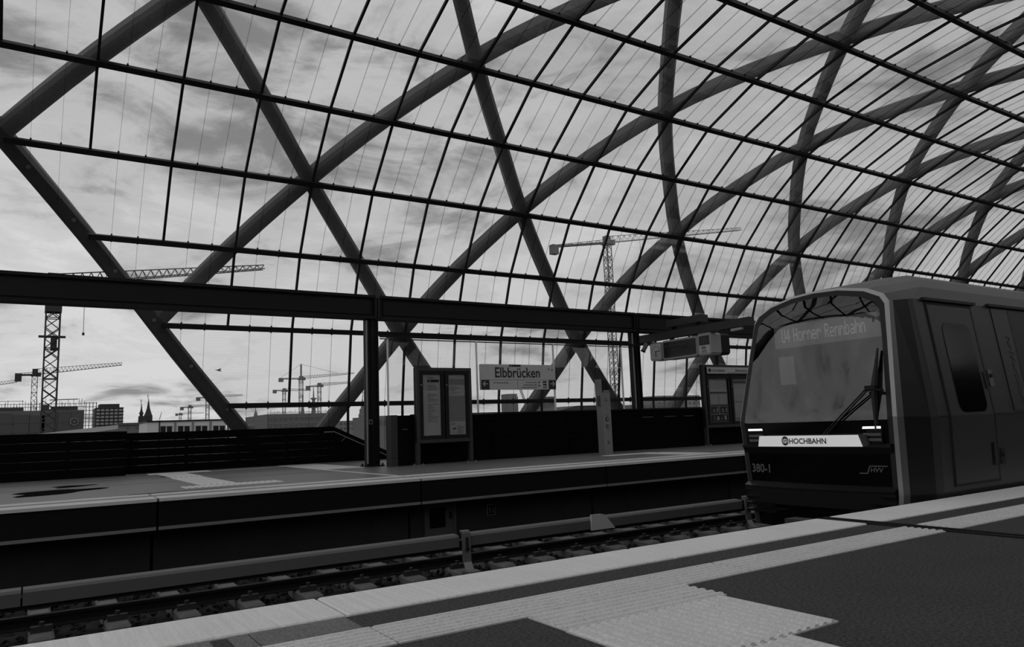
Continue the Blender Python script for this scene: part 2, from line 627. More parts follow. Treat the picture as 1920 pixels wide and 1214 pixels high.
# ---------------------------------------------------------------- track bed
MB().box(XL, XR, 4.2, 15.0, -1.75, -1.42).build('track_bed', 'ballast', kind='structure')
g = MB()
rnd = random.Random(3)
for i in range(9000):
    x = -2.5 + 26 * rnd.random() ** 1.35
    y = 9.3 + 4.2 * rnd.random()
    s_ = .03 + .035 * rnd.random()
    z = -1.40 + .16 * rnd.random() * (1 if y < 12.9 else .4)
    c = Vector((x, y, z))
    P = [c + Vector(d) * (s_ * (.6 + .6 * rnd.random())) for d in ((1, .2, 0), (-.3, 1, .1), (-.9, -.3, -.1), (.2, -1, 0), (.1, 0, .8), (0, .1, -.8))]
    g.add(P, [(0, 1, 4), (1, 2, 4), (2, 3, 4), (3, 0, 4), (1, 0, 5), (2, 1, 5), (3, 2, 5), (0, 3, 5)])
g.box(XL, XR, 9.2, 13.8, -1.42, -1.30)
b_ = g.build('ballast', 'ballast', kind='stuff')
tag(b_, 'loose dark crushed stone ballast between the sleepers of the far track', 'ballast')


def rail_profile(y, x0, x1, ztop):
    pr = [(-.065, -.16), (.065, -.16), (.065, -.145), (.012, -.125), (.010, -.05), (.036, -.04), (.036, -.006), (.026, 0),
          (-.026, 0), (-.036, -.006), (-.036, -.04), (-.010, -.05), (-.012, -.125), (-.065, -.145)]
    return MB().prism([(x0, y + a, ztop + z) for a, z in pr], (x1 - x0, 0, 0))


def track(label, yn, gaps, clips):
    t = thing('railway_track', label, 'railway track', (5, yn + .72, -1.45))
    for y in (yn, yn + 1.48):
        rail_profile(y, XL, XR, -1.01).build('rail', 'rail_steel', t)
    g = MB().bbox(-.13, .13, yn - .55, yn + 2.05, -1.40, -1.17, .03)
    me = g.mesh('sleeper', 'sleeper', Vector((0, yn + .72, -1.45)))
    q = MB()
    q.box(-.11, .11, -.045, .045, -1.17, -1.10)
    q.tube([(0, 0, -1.105), (0, 0, -1.055)], .028, 8)
    cm = q.mesh('rail_clip', 'mid_steel', Vector((0, 0, -1.45)))
    for i in range(gaps[0], gaps[1]):
        s_ = inst('sleeper', me, t, (.24 + .79 * i - 5, 0, 0))
        if clips:
            for y in (-.96, -.48, .52, 1.0):
                inst('rail_clip', cm, s_, (0, y, 0))
    return t


track('rails on pale concrete sleepers of the empty track beside the far platform', 10.95, (-3, 34), True)
track('rails on concrete sleepers of the track under the train', 5.24, (8, 22), False)

# ---------------------------------------------------------------- third rail with its cover
tr3 = thing('third_rail', 'conductor rail under a long grey cover carried on goose-neck posts', 'third rail', (5.75, 10.42, -1.17))
posts = [-7.15, -.70, 5.75, 12.20, 18.65, 25.1, 31.55, 38.0]
for a, c in zip(posts[:-1], posts[1:]):
    for x0, x1 in (((a + .02, a + .72), (a + .74, c - .1)) if a < 0 else ((a + .1, c - .1),)):
        q = MB().prism([(x0, 10.40, -.80), (x0, 10.40, -.655), (x0, 10.43, -.625), (x0, 10.58, -.615), (x0, 10.60, -.64), (x0, 10.60, -.80),
                        (x0, 10.58, -.80), (x0, 10.57, -.66), (x0, 10.43, -.67), (x0, 10.42, -.80)], (x1 - x0, 0, 0))
        q.build('cover', 'rail_cover', tr3)
MB().box(XL, XR, 10.47, 10.54, -.86, -.72).build('conductor_rail', 'rail_steel', tr3)
for x in posts:
    q = MB()
    pth = [(10.16, -1.15), (10.24, -1.15), (10.335, -1.01), (10.345, -.58), (10.41, -.575)]
    for (ya, za), (yb, zb) in zip(pth[:-1], pth[1:]):
        q.beam((x, ya, za), (x, yb, zb), .13, .035, up=(1, 0, 0)) if False else q.prism(
            [(x - .07, ya, za - .016), (x - .07, yb, zb - .016), (x - .07, yb + .03, zb + .016), (x - .07, ya + .03, za + .016)], (.14, 0, 0))
    q.box(x - .10, x + .10, 10.10, 10.30, -1.17, -1.135)
    p_ = q.build('post', 'galv', tr3)
    q = MB(); q.box(x - .018, x + .018, 10.315, 10.34, -.82, -.66); q.tube([(x, 10.30, -.83), (x, 10.345, -.83)], .032, 8)
    q.build('bolt', 'rail_steel', p_)
q = MB().prism([(8.22, 10.36, -.82), (8.74, 10.36, -.82), (8.52, 10.36, -.575), (8.44, 10.36, -.56), (8.22, 10.36, -.555)], (0, .035, 0))
q.build('marker_wedge', 'white_plate', tr3)

# ---------------------------------------------------------------- glazed vault on a steel diagrid
P_ = 2.2
half = [(12.20, -.72), (12.1636, .4856), (12.0014, 1.6864), (11.5802, 2.8392), (10.9693, 3.8463), (10.1213, 4.724), (9.1647, 5.4193),
        (8.0215, 5.8887), (6.8425, 6.1986), (5.5714, 6.384), (4.28, 6.445)]
ROWS = [(y * P_, z * P_ + 1.0) for y, z in half]
YAX = 4.28 * P_
ROWS += [(2 * YAX - y, z) for y, z in ROWS[-2::-1]]      # r = -1-1 .. 18 -> index r+2
KMAX = 44


def row(r):
    return ROWS[r + 2]


def kx(k):
    return (1.5456 + k) * P_


def kmin(r):
    return -(8 - abs(8 - r))


def curve(r):
    """smooth vault section through the rows"""
    i = int(math.floor(r)); i = max(-2, min(17, i)); f = r - i
    p1 = Vector(row(i)); p2 = Vector(row(i + 1))
    p0 = Vector(row(i - 1)) if i > -2 else p1 * 2 - p2
    p3 = Vector(row(i + 2)) if i < 17 else p2 * 2 - p1
    f2 = f * f; f3 = f2 * f
    pos = .5 * ((2 * p1) + (p2 - p0) * f + (2 * p0 - 5 * p1 + 4 * p2 - p3) * f2 + (3 * p1 - p0 - 3 * p2 + p3) * f3)
    d = .5 * ((p2 - p0) + (2 * p0 - 5 * p1 + 4 * p2 - p3) * 2 * f + (3 * p1 - p0 - 3 * p2 + p3) * 3 * f2)
    d.normalize()
    n = Vector((-d.y, d.x))            # (Y,Z) normal
    c = Vector((YAX, 3.0))
    if n.dot(pos - c) < 0:
        n = -n
    return pos, n


hall = setting('ceiling', (0, 0, 0))
# glass panes
panes = []
stuffpanes = MB()
GLO = .07
for r in range(-2, 18):
    (ya, za), (yb, zb) = row(r), row(r + 1)
    nrm = Vector((0, -(zb - za), (yb - ya))).normalized()
    mid = Vector((0, (ya + yb) / 2 - YAX, (za + zb) / 2 - 3))
    if nrm.dot(mid) < 0:
        nrm = -nrm
    off = nrm * GLO
    tdir = Vector((0, yb - ya, zb - za)).normalized() * .03

    def quad(x00, x01, x10, x11):
        q = MB()
        A = [Vector((x00, ya, za)) + tdir, Vector((x01, ya, za)) + tdir, Vector((x11, yb, zb)) - tdir, Vector((x10, yb, zb)) - tdir]
        q.prism([p + off for p in A], nrm * .024)
        return q
    far_side = r < 8
    lo = 1 - r if r < 8 else -(15 - r) + 0
    first = kmin(r) if r < 8 else kmin(r)
    second = kmin(r + 1)
    ks = max(lo, -8)
    # regular bays share one mesh per band
    base = quad(.03, P_ - .03, .03, P_ - .03)
    me = base.mesh('pane', 'roof_glass', Vector((0, 0, 0)))
    if r < 8:
        panes.append((r, None, quad(kx(-r) + .25, kx(ks) - .03, kx(-r - 1) + .25, kx(ks) - .03)))
    else:
        panes.append((r, None, quad(kx(-(16 - r)) + .25, kx(ks) - .03, kx(-(15 - r)) + .25, kx(ks) - .03) if ks > -(15 - r) else
                      quad(kx(-(16 - r)) + .25, kx(-(15 - r) + 1) - .03, kx(-(15 - r)) + .25, kx(-(15 - r) + 1) - .03)))
        if ks <= -(15 - r):
            ks = -(15 - r) + 1
    for k in range(ks, KMAX):
        panes.append((r, k, me))


def vis_area(pts):
    q = [pix(p) for p in pts]
    if any(x is None for x in q):
        return 0
    cx_ = sum(x[0] for x in q) / len(q); cy_ = sum(x[1] for x in q) / len(q)
    a = 0
    for i in range(len(q)):
        x1, y1 = q[i]; x2, y2 = q[(i + 1) % len(q)]
        a += x1 * y2 - x2 * y1
    a = abs(a) / 2
    xs = [x[0] for x in q]; ys = [x[1] for x in q]
    if max(xs) < 0 or min(xs) > 1920 or max(ys) < 0 or min(ys) > 1214:
        return 0
    if cx_ > 1395 and cy_ > 540 + (cx_ - 1395) * .04:
        return 0
    return a


scored = []
for r, k, me in panes:
    if k is None:
        pts = me.v[:4]
    else:
        (ya, za), (yb, zb) = row(r), row(r + 1)
        pts = [Vector((kx(k), ya, za)), Vector((kx(k + 1), ya, za)), Vector((kx(k + 1), yb, zb)), Vector((kx(k), yb, zb))]
    scored.append((vis_area(pts), r, k, me))
scored.sort(key=lambda t: -t[0])
for i, (a, r, k, me) in enumerate(scored):
    if i < 300:
        if k is None:
            me.build('pane', 'roof_glass', hall)
        else:
            inst('pane', me, hall, (kx(k), 0, 0))
    else:
        if k is None:
            stuffpanes.add(me.v, me.f)
        else:
            stuffpanes.add([Vector(v_.co) + Vector((kx(k), 0, 0)) for v_ in me.vertices], [tuple(p.vertices) for p in me.polygons])
stuffpanes.build('glass_panes', 'roof_glass', hall, kind='stuff')

# purlins along the hall
for r in range(-1, 18):
    y, z = row(r)
    pos, n = curve(r)
    N = Vector((0, n.x, n.y)); T = Vector((0, -n.y, n.x))
    x0 = kx(kmin(r)) + .1; x1 = kx(KMAX)
    c = Vector((0, y, z)) - N * .05
    w, h = .085, .10
    poly = [c + T * a + N * b2 + Vector((x0, 0, 0)) for a, b2 in ((-w, -h), (w, -h), (w, h * .6), (w * .5, h), (-w * .5, h), (-w, h * .6))]
    MB().prism(poly, (x1 - x0, 0, 0)).build('purlin', 'purlin_steel', hall)
# mullions over the section
for k in range(-8, KMAX + 1):
    q = MB()
    for r in range(-2, 18):
        if r < 8 and k < 1 - r: continue
        if r >= 8 and k < -(15 - r) + 1: continue
        (ya, za), (yb, zb) = row(r), row(r + 1)
        q.beam((kx(k), ya, za), (kx(k), yb, zb), .09, .072, up=(1, 0, 0))
    if q.v:
        q.build('mullion', 'purlin_steel', hall)
# thin glass joints at the thirds of every bay, with their clamps
q = MB(); cl = MB()
for r in range(-2, 9):
    (ya, za), (yb, zb) = row(r), row(r + 1)
    pos, n = curve(r)
    for k in range(kmin(min(r + 1, 8)), 34):
        for f in (1 / 3, 2 / 3):
            x = kx(k + f)
            ka = k + f
            if ka < -r:                      # start on the raking end beam
                if ka < -r - 1: continue
                s_ = -r - ka
                A = Vector((x, ya + (yb - ya) * s_, za + (zb - za) * s_))
            else:
                A = Vector((x, ya, za))
            B = Vector((x, yb, zb))
            q.beam(A, B, .04, .011, up=(1, 0, 0))
            if ka > -r:
                cl.beam(Vector((x, ya, za)) - Vector((0, n.y, -n.x)) * .125, Vector((x, ya, za)) + Vector((0, n.y, -n.x)) * .125, .06, .045, up=(1, 0, 0))
q.build('glass_joint', 'joint', hall, kind='stuff')
cl.build('glass_clamp', 'purlin_steel', hall, kind='stuff')


# diagonal ribs outside the glass
def rib(k0, sgn, r0, r1, w=.25, d=.27, off=.50):
    q = MB(); rings = []
    n = max(2, int((r1 - r0) * 3))
    pts = []
    for i in range(n + 1):
        r = r0 + (r1 - r0) * i / n
        pos, nn = curve(r)
        N = Vector((0, nn.x, nn.y))
        pts.append((Vector((kx(k0 + sgn * r), pos.x, pos.y)) + N * off, N))
    for i, (p, N) in enumerate(pts):
        t = (pts[min(i + 1, n)][0] - pts[max(i - 1, 0)][0]).normalized()
        B = t.cross(N).normalized()
        c = .10
        rings.append([p + B * a + N * b2 for a, b2 in ((-w, -d + c), (-w + c, -d), (w - c, -d), (w, -d + c), (w, d - c), (w - c, d), (-w + c, d), (-w, d - c))])
    vs = [x for rg in rings for x in rg]; fs = []
    for i in range(n):
        for k in range(8):
            k2 = (k + 1) % 8
            fs.append((i * 8 + k, i * 8 + k2, (i + 1) * 8 + k2, (i + 1) * 8 + k))
    fs.append(tuple(range(7, -1, -1))); fs.append(tuple(n * 8 + k for k in range(8)))
    return q.add(vs, fs)


ends = []
for k0 in range(0, KMAX + 20, 4):
    r1 = min(18, 8 + k0 / 2)
    r0 = max(-2, k0 - KMAX)
    if r1 > r0:
        o = rib(k0, -1, r0, r1).build('diagonal_rib', 'rib_steel', hall)
        if k0 == 0: ends.append(o)
for k0 in range(-16, KMAX + 4, 4):
    r0 = max(-2, -k0 / 2); r1 = min(18, KMAX - k0)
    if r1 > r0 + .5:
        rib(k0, 1, r0, r1).build('diagonal_rib', 'rib_steel', hall)
# round bolt heads along the open side of the raking end rib
for i in range(14):
    r = -1.6 + i * .55
    pos, nn = curve(r)
    N = Vector((0, nn.x, nn.y))
    c = Vector((kx(-r), pos.x, pos.y)) + N * (.50 - .27) + Vector((.05, 0, 0))
    MB().tube([c + N * .02, c - N * .05], .06, 10).build('bolt', 'galv', ends[0])

# ================================================================== CANOPY GIRDER ON THE FAR PLATFORM
cf = thing('girder_frame', 'long dark steel girder on slim posts along the far platform', 'girder', (8.5, 20.95, 0))
for a, c in ((XL, 8.68), (8.78, 19.08), (19.18, 29.6), (29.7, 40)):
    q = MB()
    q.box(a, c, 20.90, 21.00, 4.40, 5.02)
    q.box(a, c, 20.78, 21.12, 5.00, 5.08); q.box(a, c, 20.74, 21.16, 4.35, 4.43)
    q.box(a, a + .05, 20.80, 21.10, 4.40, 5.02); q.box(c - .05, c, 20.80, 21.10, 4.40, 5.02)
    q.box(a + .15, c - .15, 20.86, 20.905, 4.50, 4.93)
    q.build('girder_length', 'dark_steel', cf)
for x in (8.56, 19.08, 29.6):
    q = MB()
    q.box(x - .04, x + .04, 20.86, 21.04, .03, 4.36)
    q.box(x - .20, x - .15, 20.85, 21.05, .03, 4.36); q.box(x + .15, x + .20, 20.85, 21.05, .03, 4.36)
    q.box(x - .16, x + .16, 20.90, 20.97, .03, 4.36)
    p_ = q.build('post', 'dark_steel', cf)
    q = MB(); q.box(x - .28, x + .28, 20.68, 21.2, 0, .035)
    for sx in (-.23, .23):
        for sy in (20.73, 21.15):
            q.tube([(x + sx, sy, .03), (x + sx, sy, .09)], .03, 8)
    q.build('base_plate', 'dark_steel', p_)
    q = MB(); q.tube([(x - .19, 20.81, .06), (x - .19, 20.81, 4.3)], .03, 8)
    q.build('downpipe', 'galv', p_)
MB().box(8.42, 8.54, 20.83, 20.90, 1.22, 1.36).build('socket_box', 'galv', cf)
MB().box(8.445, 8.515, 20.82, 20.835, 1.25, 1.33).build('socket_cover', 'dark_steel', cf)

# glass windscreen with a slim top rail between the posts
ws = thing('glass_windscreen', 'clear glass wind screen with slim top rail above the dark parapet', 'glass screen', (13, 20.42, 0))
q = MB(); q.box(8.62, 18.9, 20.38, 20.46, 3.76, 3.83); q.box(8.62, 18.9, 20.40, 20.44, 3.70, 3.73)
q.build('top_rail', 'dark_steel', ws)
for a, c, z0 in ((8.87, 11.88, 1.5), (11.91, 14.89, 1.5), (14.92, 17.92, 1.5)):
    MB().box(a, c, 20.41, 20.43, z0, 3.72).build('pane', 'screen_glass', ws)
for x, z0 in ((8.86, .05), (11.895, 1.48), (14.905, 1.48), (17.94, 1.48)):
    MB().box(x - .02, x + .02, 20.395, 20.445, z0, 3.72).build('pane_edge', 'glass_edge', ws)

# parapet wall of dark boards
def boards(parent, x0, x1, y0, y1, z0, z1, n, gap=.012, matn='board_black', name='board'):
    d = (z1 - z0) / n
    for i in range(n):
        MB().box(x0, x1, y0, y1, z0 + i * d + gap / 2, z0 + (i + 1) * d - gap / 2).build(name, matn, parent)


pw = thing('parapet', 'dark boarded parapet wall at the back of the far platform', 'parapet', (15, 20.45, 0))
for a, c in ((9.62, 12.3), (12.32, 15.3), (15.32, 18.2), (18.22, 21.2), (21.22, 24.2), (24.22, 30)):
    boards(pw, a, c, 20.32, 20.50, 0, 1.44, 6)
MB().box(9.6, 30, 20.28, 20.54, 1.44, 1.475).build('cap_rail', 'dark_steel', pw)
MB().box(9.6, 30, 20.36, 20.46, 0, 1.43).build('core', 'black', pw)
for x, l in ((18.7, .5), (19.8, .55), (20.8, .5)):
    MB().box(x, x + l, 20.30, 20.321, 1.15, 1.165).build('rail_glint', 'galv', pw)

pr = thing('parapet_pier', 'short dark pier with a grey edge beside the slim post', 'pier', (9.2, 20.2, 0))
MB().box(8.97, 9.60, 20.05, 20.37, 0, 1.44).build('body', 'black', pr)
MB().box(8.76, 8.965, 20.03, 20.38, .25, 1.455).build('edge_panel', 'mid_steel', pr)
MB().box(8.76, 8.965, 20.03, 20.38, 0, .24).build('plinth', 'mid_steel', pr)
MB().box(9.12, 9.3, 20.03, 20.05, 1.03, 1.045).build('slot', 'galv', pr)

# dark boarded fence by the stairs
fn = thing('boarded_fence', 'black boarded fence with narrow gaps along the open end of the platform', 'fence', (0, 25.05, 0))
boards(fn, XL, 2.5, 25.0, 25.06, 0.0, 1.30, 5, .004)
for x in range(-13, 3, 2):
    MB().box(x - .05, x + .05, 25.07, 25.15, 0, 1.28).build('post', 'black', fn)
fn2 = thing('stair_fence', 'black boarded stair fence that slopes down with the stairs', 'fence', (6, 25.9, 0))
boards(fn2, 2.55, 9.09, 25.8, 25.86, 0.0, 1.245, 5, .004)
for x in (2.7, 4.3, 5.9, 7.5, 9.0):
    MB().box(x - .05, x + .05, 25.87, 25.95, 0, 1.22).build('post', 'black', fn2)
q = MB().prism([(9.10, 25.8, 1.245), (12.3, 25.8, -.25), (12.3, 25.8, -.4), (9.10, 25.8, -.4)], (0, .06, 0))
q.build('sloping_panel', 'board_black', fn2)
hr = MB().tube([(8.72, 25.70, 1.05), (9.09, 25.70, 1.055), (10.5, 25.70, .40), (12.0, 25.70, -.3)], .022, 8)
hr.build('handrail', 'galv', fn2)
q = MB().tube([(9.5, 25.70, .84), (9.4, 25.80, .72)], .012, 6); q.build('handrail_bracket', 'galv', fn2)

# ---------------------------------------------------------------- station name sign
sg = thing('station_sign', 'white station name sign reading Elbbrücken on the glass screen', 'sign', (13.4, 20.3, 2.19))
MB().bbox(11.95, 14.86, 20.27, 20.38, 2.185, 3.0, .012).build('panel', 'sign_white', sg)
F0 = 20.268
text('Elbbrücken', .46, (12.45, F0, 2.58), (1, 0, 0), (0, 0, 1), 'letter_dark', sg, 'station_name', squeeze=.86, bold=.007)
MB().box(13.02, 13.46, F0 - .004, F0 + .002, 2.925, 2.995).build('line_badge', 'letter_dark', sg)
text('U4', .06, (13.05, F0 - .004, 2.94), (1, 0, 0), (0, 0, 1), 'letter_light', sg, 'badge_lettering')
for x0, x1 in ((11.955, 12.25), (14.56, 14.855)):
    MB().box(x0, x1, F0 - .004, F0 + .002, 2.19, 2.49).build('arrow_field', 'letter_dark', sg)


def arrow(cx_, cz, s_, dirn, parent):
    q = MB(); y = F0 - .008
    q.add([(cx_ - s_, y, cz - .016), (cx_ + s_, y, cz - .016), (cx_ + s_, y, cz + .016), (cx_ - s_, y, cz + .016)], [(0, 1, 2, 3)])
    for k in (-1, 1):
        tip = Vector((cx_ + dirn * s_, y - .001, cz)); e_ = Vector((cx_ + dirn * s_ * .1, y - .001, cz + k * s_ * .9))
        d = (e_ - tip).normalized(); n_ = Vector((-d.z, 0, d.x)) * .018
        q.add([tip + n_, e_ + n_, e_ - n_, tip - n_], [(0, 1, 2, 3)])
    q.build('arrow', 'letter_light', parent)


arrow(12.10, 2.37, .085, -1, sg); arrow(14.71, 2.37, .085, 1, sg)
text('Ausgang', .05, (12.0, F0 - .004, 2.21), (1, 0, 0), (0, 0, 1), 'letter_grey', sg, 'arrow_caption')
text('Ausgang', .05, (14.60, F0 - .004, 2.21), (1, 0, 0), (0, 0, 1), 'letter_grey', sg, 'arrow_caption')
text('Kirchenpauerstraße', .075, (12.40, F0, 2.385), (1, 0, 0), (0, 0, 1), 'letter_dark', sg, 'street_name', squeeze=.95)
for i, s_ in enumerate(('Versmannstraße', 'Zweibrückenstraße', 'Baakenwerder Straße')):
    text(s_, .075, (14.08, F0, 2.395 - i * .083), (1, 0, 0), (0, 0, 1), 'letter_dark', sg, 'street_name', align='RIGHT', squeeze=.92)
MB().box(13.315, 13.325, F0 - .002, F0 + .001, 2.19, 2.49).build('divider', 'letter_grey', sg)
MB().box(11.97, 14.84, F0 - .002, F0 + .001, 2.494, 2.502).build('divider', 'letter_grey', sg)
for x, z in ((14.15, 2.41), (14.15, 2.30), (14.33, 2.42), (14.38, 2.42), (14.43, 2.42), (14.33, 2.33), (14.38, 2.33), (14.43, 2.33), (14.34, 2.24), (14.42, 2.24), (14.56, 2.84), (14.70, 2.82)):
    MB().box(x, x + .042, F0 - .004, F0 + .001, z - .02, z + .04).build('pictogram', 'letter_dark' if z < 2.6 else 'letter_grey', sg)

# ---------------------------------------------------------------- information cabinets
def cabinet(name, label, x0, x1, y, ztop, zbox, header=None):
    t = thing(name, label, 'notice board', ((x0 + x1) / 2, y + .1, 0))
    for x in (x0 + .04, x1 - .04):
        q = MB(); q.box(x - .05, x + .05, y + .02, y + .16, 0, zbox + .02)
        p_ = q.build('leg', 'mid_steel', t)
        q = MB(); q.box(x - .18, x + .18, y, y + .18, 0, .015)
        for s_ in (-.14, .14):
            q.tube([(x + s_, y + .04, .012), (x + s_, y + .04, .05)], .022, 8)
        q.build('foot_plate', 'galv', p_)
    q = MB(); q.box(x0, x1, y + .06, y + .2, zbox, ztop)
    q.build('case', 'dark_steel', t)
    fr = MB()
    fr.box(x0, x0 + .09, y, y + .06, zbox, ztop); fr.box(x1 - .09, x1, y, y + .06, zbox, ztop)
    fr.box(x0 + .09, x1 - .09, y, y + .06, zbox, zbox + .10); fr.box(x0 + .09, x1 - .09, y, y + .06, ztop - .09, ztop)
    fr.build('frame', 'mid_steel', t)
    return t


def door(t, x0, x1, z0, z1, y):
    q = MB(); w = .11
    q.box(x0, x0 + w, y, y + .045, z0, z1); q.box(x1 - w, x1, y, y + .045, z0, z1)
    q.box(x0 + w, x1 - w, y, y + .045, z0, z0 + w); q.box(x0 + w, x1 - w, y, y + .045, z1 - w, z1)
    d = q.build('door', 'dark_steel', t)
    MB().box(x0 + w, x1 - w, y + .02, y + .026, z0 + w, z1 - w).build('pane', 'poster_glass', d)
    MB().tube([(x0 + .055 if x0 % 1 else x0 + .05, y - .012, z1 - .42), (x0 + .055 if x0 % 1 else x0 + .05, y + .01, z1 - .42)], .025, 8).build('lock', 'galv', d)
    return d


c1 = cabinet('timetable_cabinet', 'dark timetable cabinet with two glazed doors beside the parapet pier', 9.44, 11.27, 19.7, 2.81, .62)
for x0, x1 in ((9.53, 10.34), (10.37, 11.18)):
    door(c1, x0, x1, .72, 2.72, 19.70)
yp = 19.735


def sheet(t, x0, x1, z0, z1, m_, name='poster', y=yp, d=.01):
    return MB().box(x0, x1, y, y + d, z0, z1).build(name, m_, t)


p1 = sheet(c1, 9.66, 10.22, .80, 2.62, 'paper')
sheet(p1, 9.80, 10.18, 2.38, 2.46, 'letter_dark', 'heading_bar', yp - .004)
text('Abfahrt', .075, (9.80, yp - .004, 2.49), (1, 0, 0), (0, 0, 1), 'letter_dark', p1, 'heading')
text('U4', .07, (9.83, yp - .006, 2.395), (1, 0, 0), (0, 0, 1), 'letter_light', p1, 'heading')
q = MB()
for i in range(26):
    z = 2.28 - i * .042
    if i in (4, 5, 12): continue
    q.box(9.80, 9.80 + random.uniform(.10, .36), yp - .004, yp, z, z + .010)
q.build('print_lines', 'letter_dark', p1, kind='stuff')
sheet(p1, 9.78, 10.18, .84, 1.10, 'white_plate', 'footer_panel', yp - .003)
p2 = sheet(c1, 10.50, 11.06, .80, 2.62, 'paper_mid')
sheet(p2, 10.52, 11.04, 1.98, 2.30, 'white_plate', 'text_panel', yp - .003)
sheet(p2, 10.52, 11.04, .83, 1.22, 'white_plate', 'text_panel', yp - .003)
sheet(p2, 10.52, 11.04, 2.48, 2.61, 'paper', 'text_panel', yp - .003)
text('SOS', .08, (10.56, yp - .005, 1.12), (1, 0, 0), (0, 0, 1), 'letter_dark', p2, 'heading')
q = MB()
for i in range(6): q.box(10.56, 10.56 + random.uniform(.15, .45), yp - .006, yp - .002, 2.24 - i * .04, 2.25 - i * .04)
for i in range(7): q.box(10.76, 10.76 + random.uniform(.1, .25), yp - .006, yp - .002, 1.08 - i * .035, 1.09 - i * .035)
q.add([(10.60, yp - .006, .98), (10.72, yp - .006, .99), (10.70, yp - .006, 1.04), (10.63, yp - .006, 1.02)], [(0, 1, 2, 3)])
q.build('print_lines', 'letter_dark', p2, kind='stuff')

c2 = cabinet('map_cabinet', 'dark map cabinet with a pale header and glazed doors near the train', 21.66, 25.3, 20.0, 3.08, .67)
for x0, x1 in ((21.80, 23.10), (23.16, 25.2)):
    door(c2, x0, x1, .77, 2.66, 20.0)
hd = sheet(c2, 21.86, 25.15, 2.74, 2.99, 'sign_white', 'header_panel', 19.985, .02)
text('HOCHBAHN', .15, (22.12, 19.982, 2.80), (1, 0, 0), (0, 0, 1), 'letter_dark', hd, 'header_lettering', squeeze=.85)
text('Informationen', .16, (23.45, 19.982, 2.82), (1, 0, 0), (0, 0, 1), 'letter_dark', hd, 'header_lettering', squeeze=.8)
sheet(hd, 23.0, 25.1, 2.755, 2.775, 'letter_dark', 'rule', 19.98)
MB().tube([(22.0, 19.984, 2.865), (22.0, 19.978, 2.865)], .075, 14).build('emblem', 'letter_dark', hd)
y2 = 20.035
p3 = sheet(c2, 21.95, 22.95, .88, 2.55, 'paper_mid', y=y2)
sheet(p3, 21.98, 22.92, 2.05, 2.47, 'paper', 'map_panel', y2 - .004)
sheet(p3, 21.98, 22.92, 1.98, 2.02, 'letter_dark', 'rule', y2 - .004)
sheet(p3, 21.98, 22.42, 1.56, 1.94, 'paper', 'text_panel', y2 - .004)
sheet(p3, 22.46, 22.92, 1.56, 1.94, 'paper', 'text_panel', y2 - .004)
sheet(p3, 21.98, 22.92, 1.49, 1.53, 'letter_dark', 'rule', y2 - .004)
for a, c, z0, z1 in ((21.98, 22.40, 1.20, 1.46), (22.46, 22.92, 1.20, 1.46), (21.98, 22.92, .90, 1.16)):
    f_ = sheet(p3, a, c, z0, z1, 'letter_dark', 'picture_panel', y2 - .004)
    for i in range(4):
        xx = a + (c - a) * (.1 + .22 * i)
        sheet(f_, xx, xx + (c - a) * .12, z0 + .03 + .02 * (i % 2), z1 - .04 - .03 * (i % 3), 'paper' if i % 2 else 'letter_grey', 'picture_figure', y2 - .008, .004)
p4 = sheet(c2, 23.30, 25.05, .88, 2.55, 'paper_mid', y=y2)
sheet(p4, 23.34, 25.0, 2.38, 2.44, 'letter_grey', 'rule', y2 - .004)
for z0, z1 in ((1.66, 2.34), (1.02, 1.62)):
    sheet(p4, 23.34, 25.0, z0, z1, 'paper', 'map_panel', y2 - .004)

# ---------------------------------------------------------------- emergency call column
so = thing('help_point', 'tall pale emergency call column with a dark sloping head', 'help point', (15.6, 18.9, 0))
q = MB()
prof = [(15.34, 0), (15.90, 0), (15.90, 1.98), (15.36, 1.98)]
q.prism([(15.56, 18.75, 0), (15.90, 18.75, 0), (15.90, 18.75, 2.0), (15.56, 18.75, 2.0)], (0, .30, 0))
q.build('body', 'sos_grey', so)
q = MB().prism([(15.555, 18.74, 2.005), (15.905, 18.74, 2.005), (15.905, 18.74, 2.06), (15.82, 18.74, 2.24), (15.70, 18.74, 2.38), (15.555, 18.74, 2.43)], (0, .32, 0))
q.build('head', 'dark_steel', so)
MB().prism([(15.545, 18.735, 1.55), (15.56, 18.735, 1.55), (15.56, 18.735, 2.41), (15.545, 18.735, 2.42)], (0, .33, 0)).build('side_trim', 'sos_grey', so)
MB().box(15.538, 15.56, 18.82, 18.98, 1.56, 1.88).build('display', 'screen', so)
MB().box(15.62, 15.87, 18.735, 18.742, 2.02, 2.045).build('head_label', 'letter_light', so)
for z, r_, n_ in ((1.76, .055, 'speaker'), (1.13, .07, 'call_button'), (.90, .065, 'call_button')):
    ring = MB().tube([(15.73, 18.752, z), (15.73, 18.735, z)], r_, 16).build(n_, 'letter_grey' if n_ == 'speaker' else 'letter_dark', so)
    MB().tube([(15.73, 18.737, z), (15.73, 18.726, z)], r_ * .6, 16).build('button_cap', 'sos_grey', ring)
text('INFO', .055, (15.67, 18.744, 1.25), (1, 0, 0), (0, 0, 1), 'letter_grey', so)
text('SOS', .055, (15.68, 18.744, .76), (1, 0, 0), (0, 0, 1), 'letter_grey', so)
MB().tube([(15.72, 18.752, 1.44), (15.72, 18.744, 1.44)], .02, 10).build('camera_dot', 'letter_grey', so)
MB().box(15.70, 15.78, 18.742, 18.752, .34, .43).build('lock_plate', 'letter_grey', so)

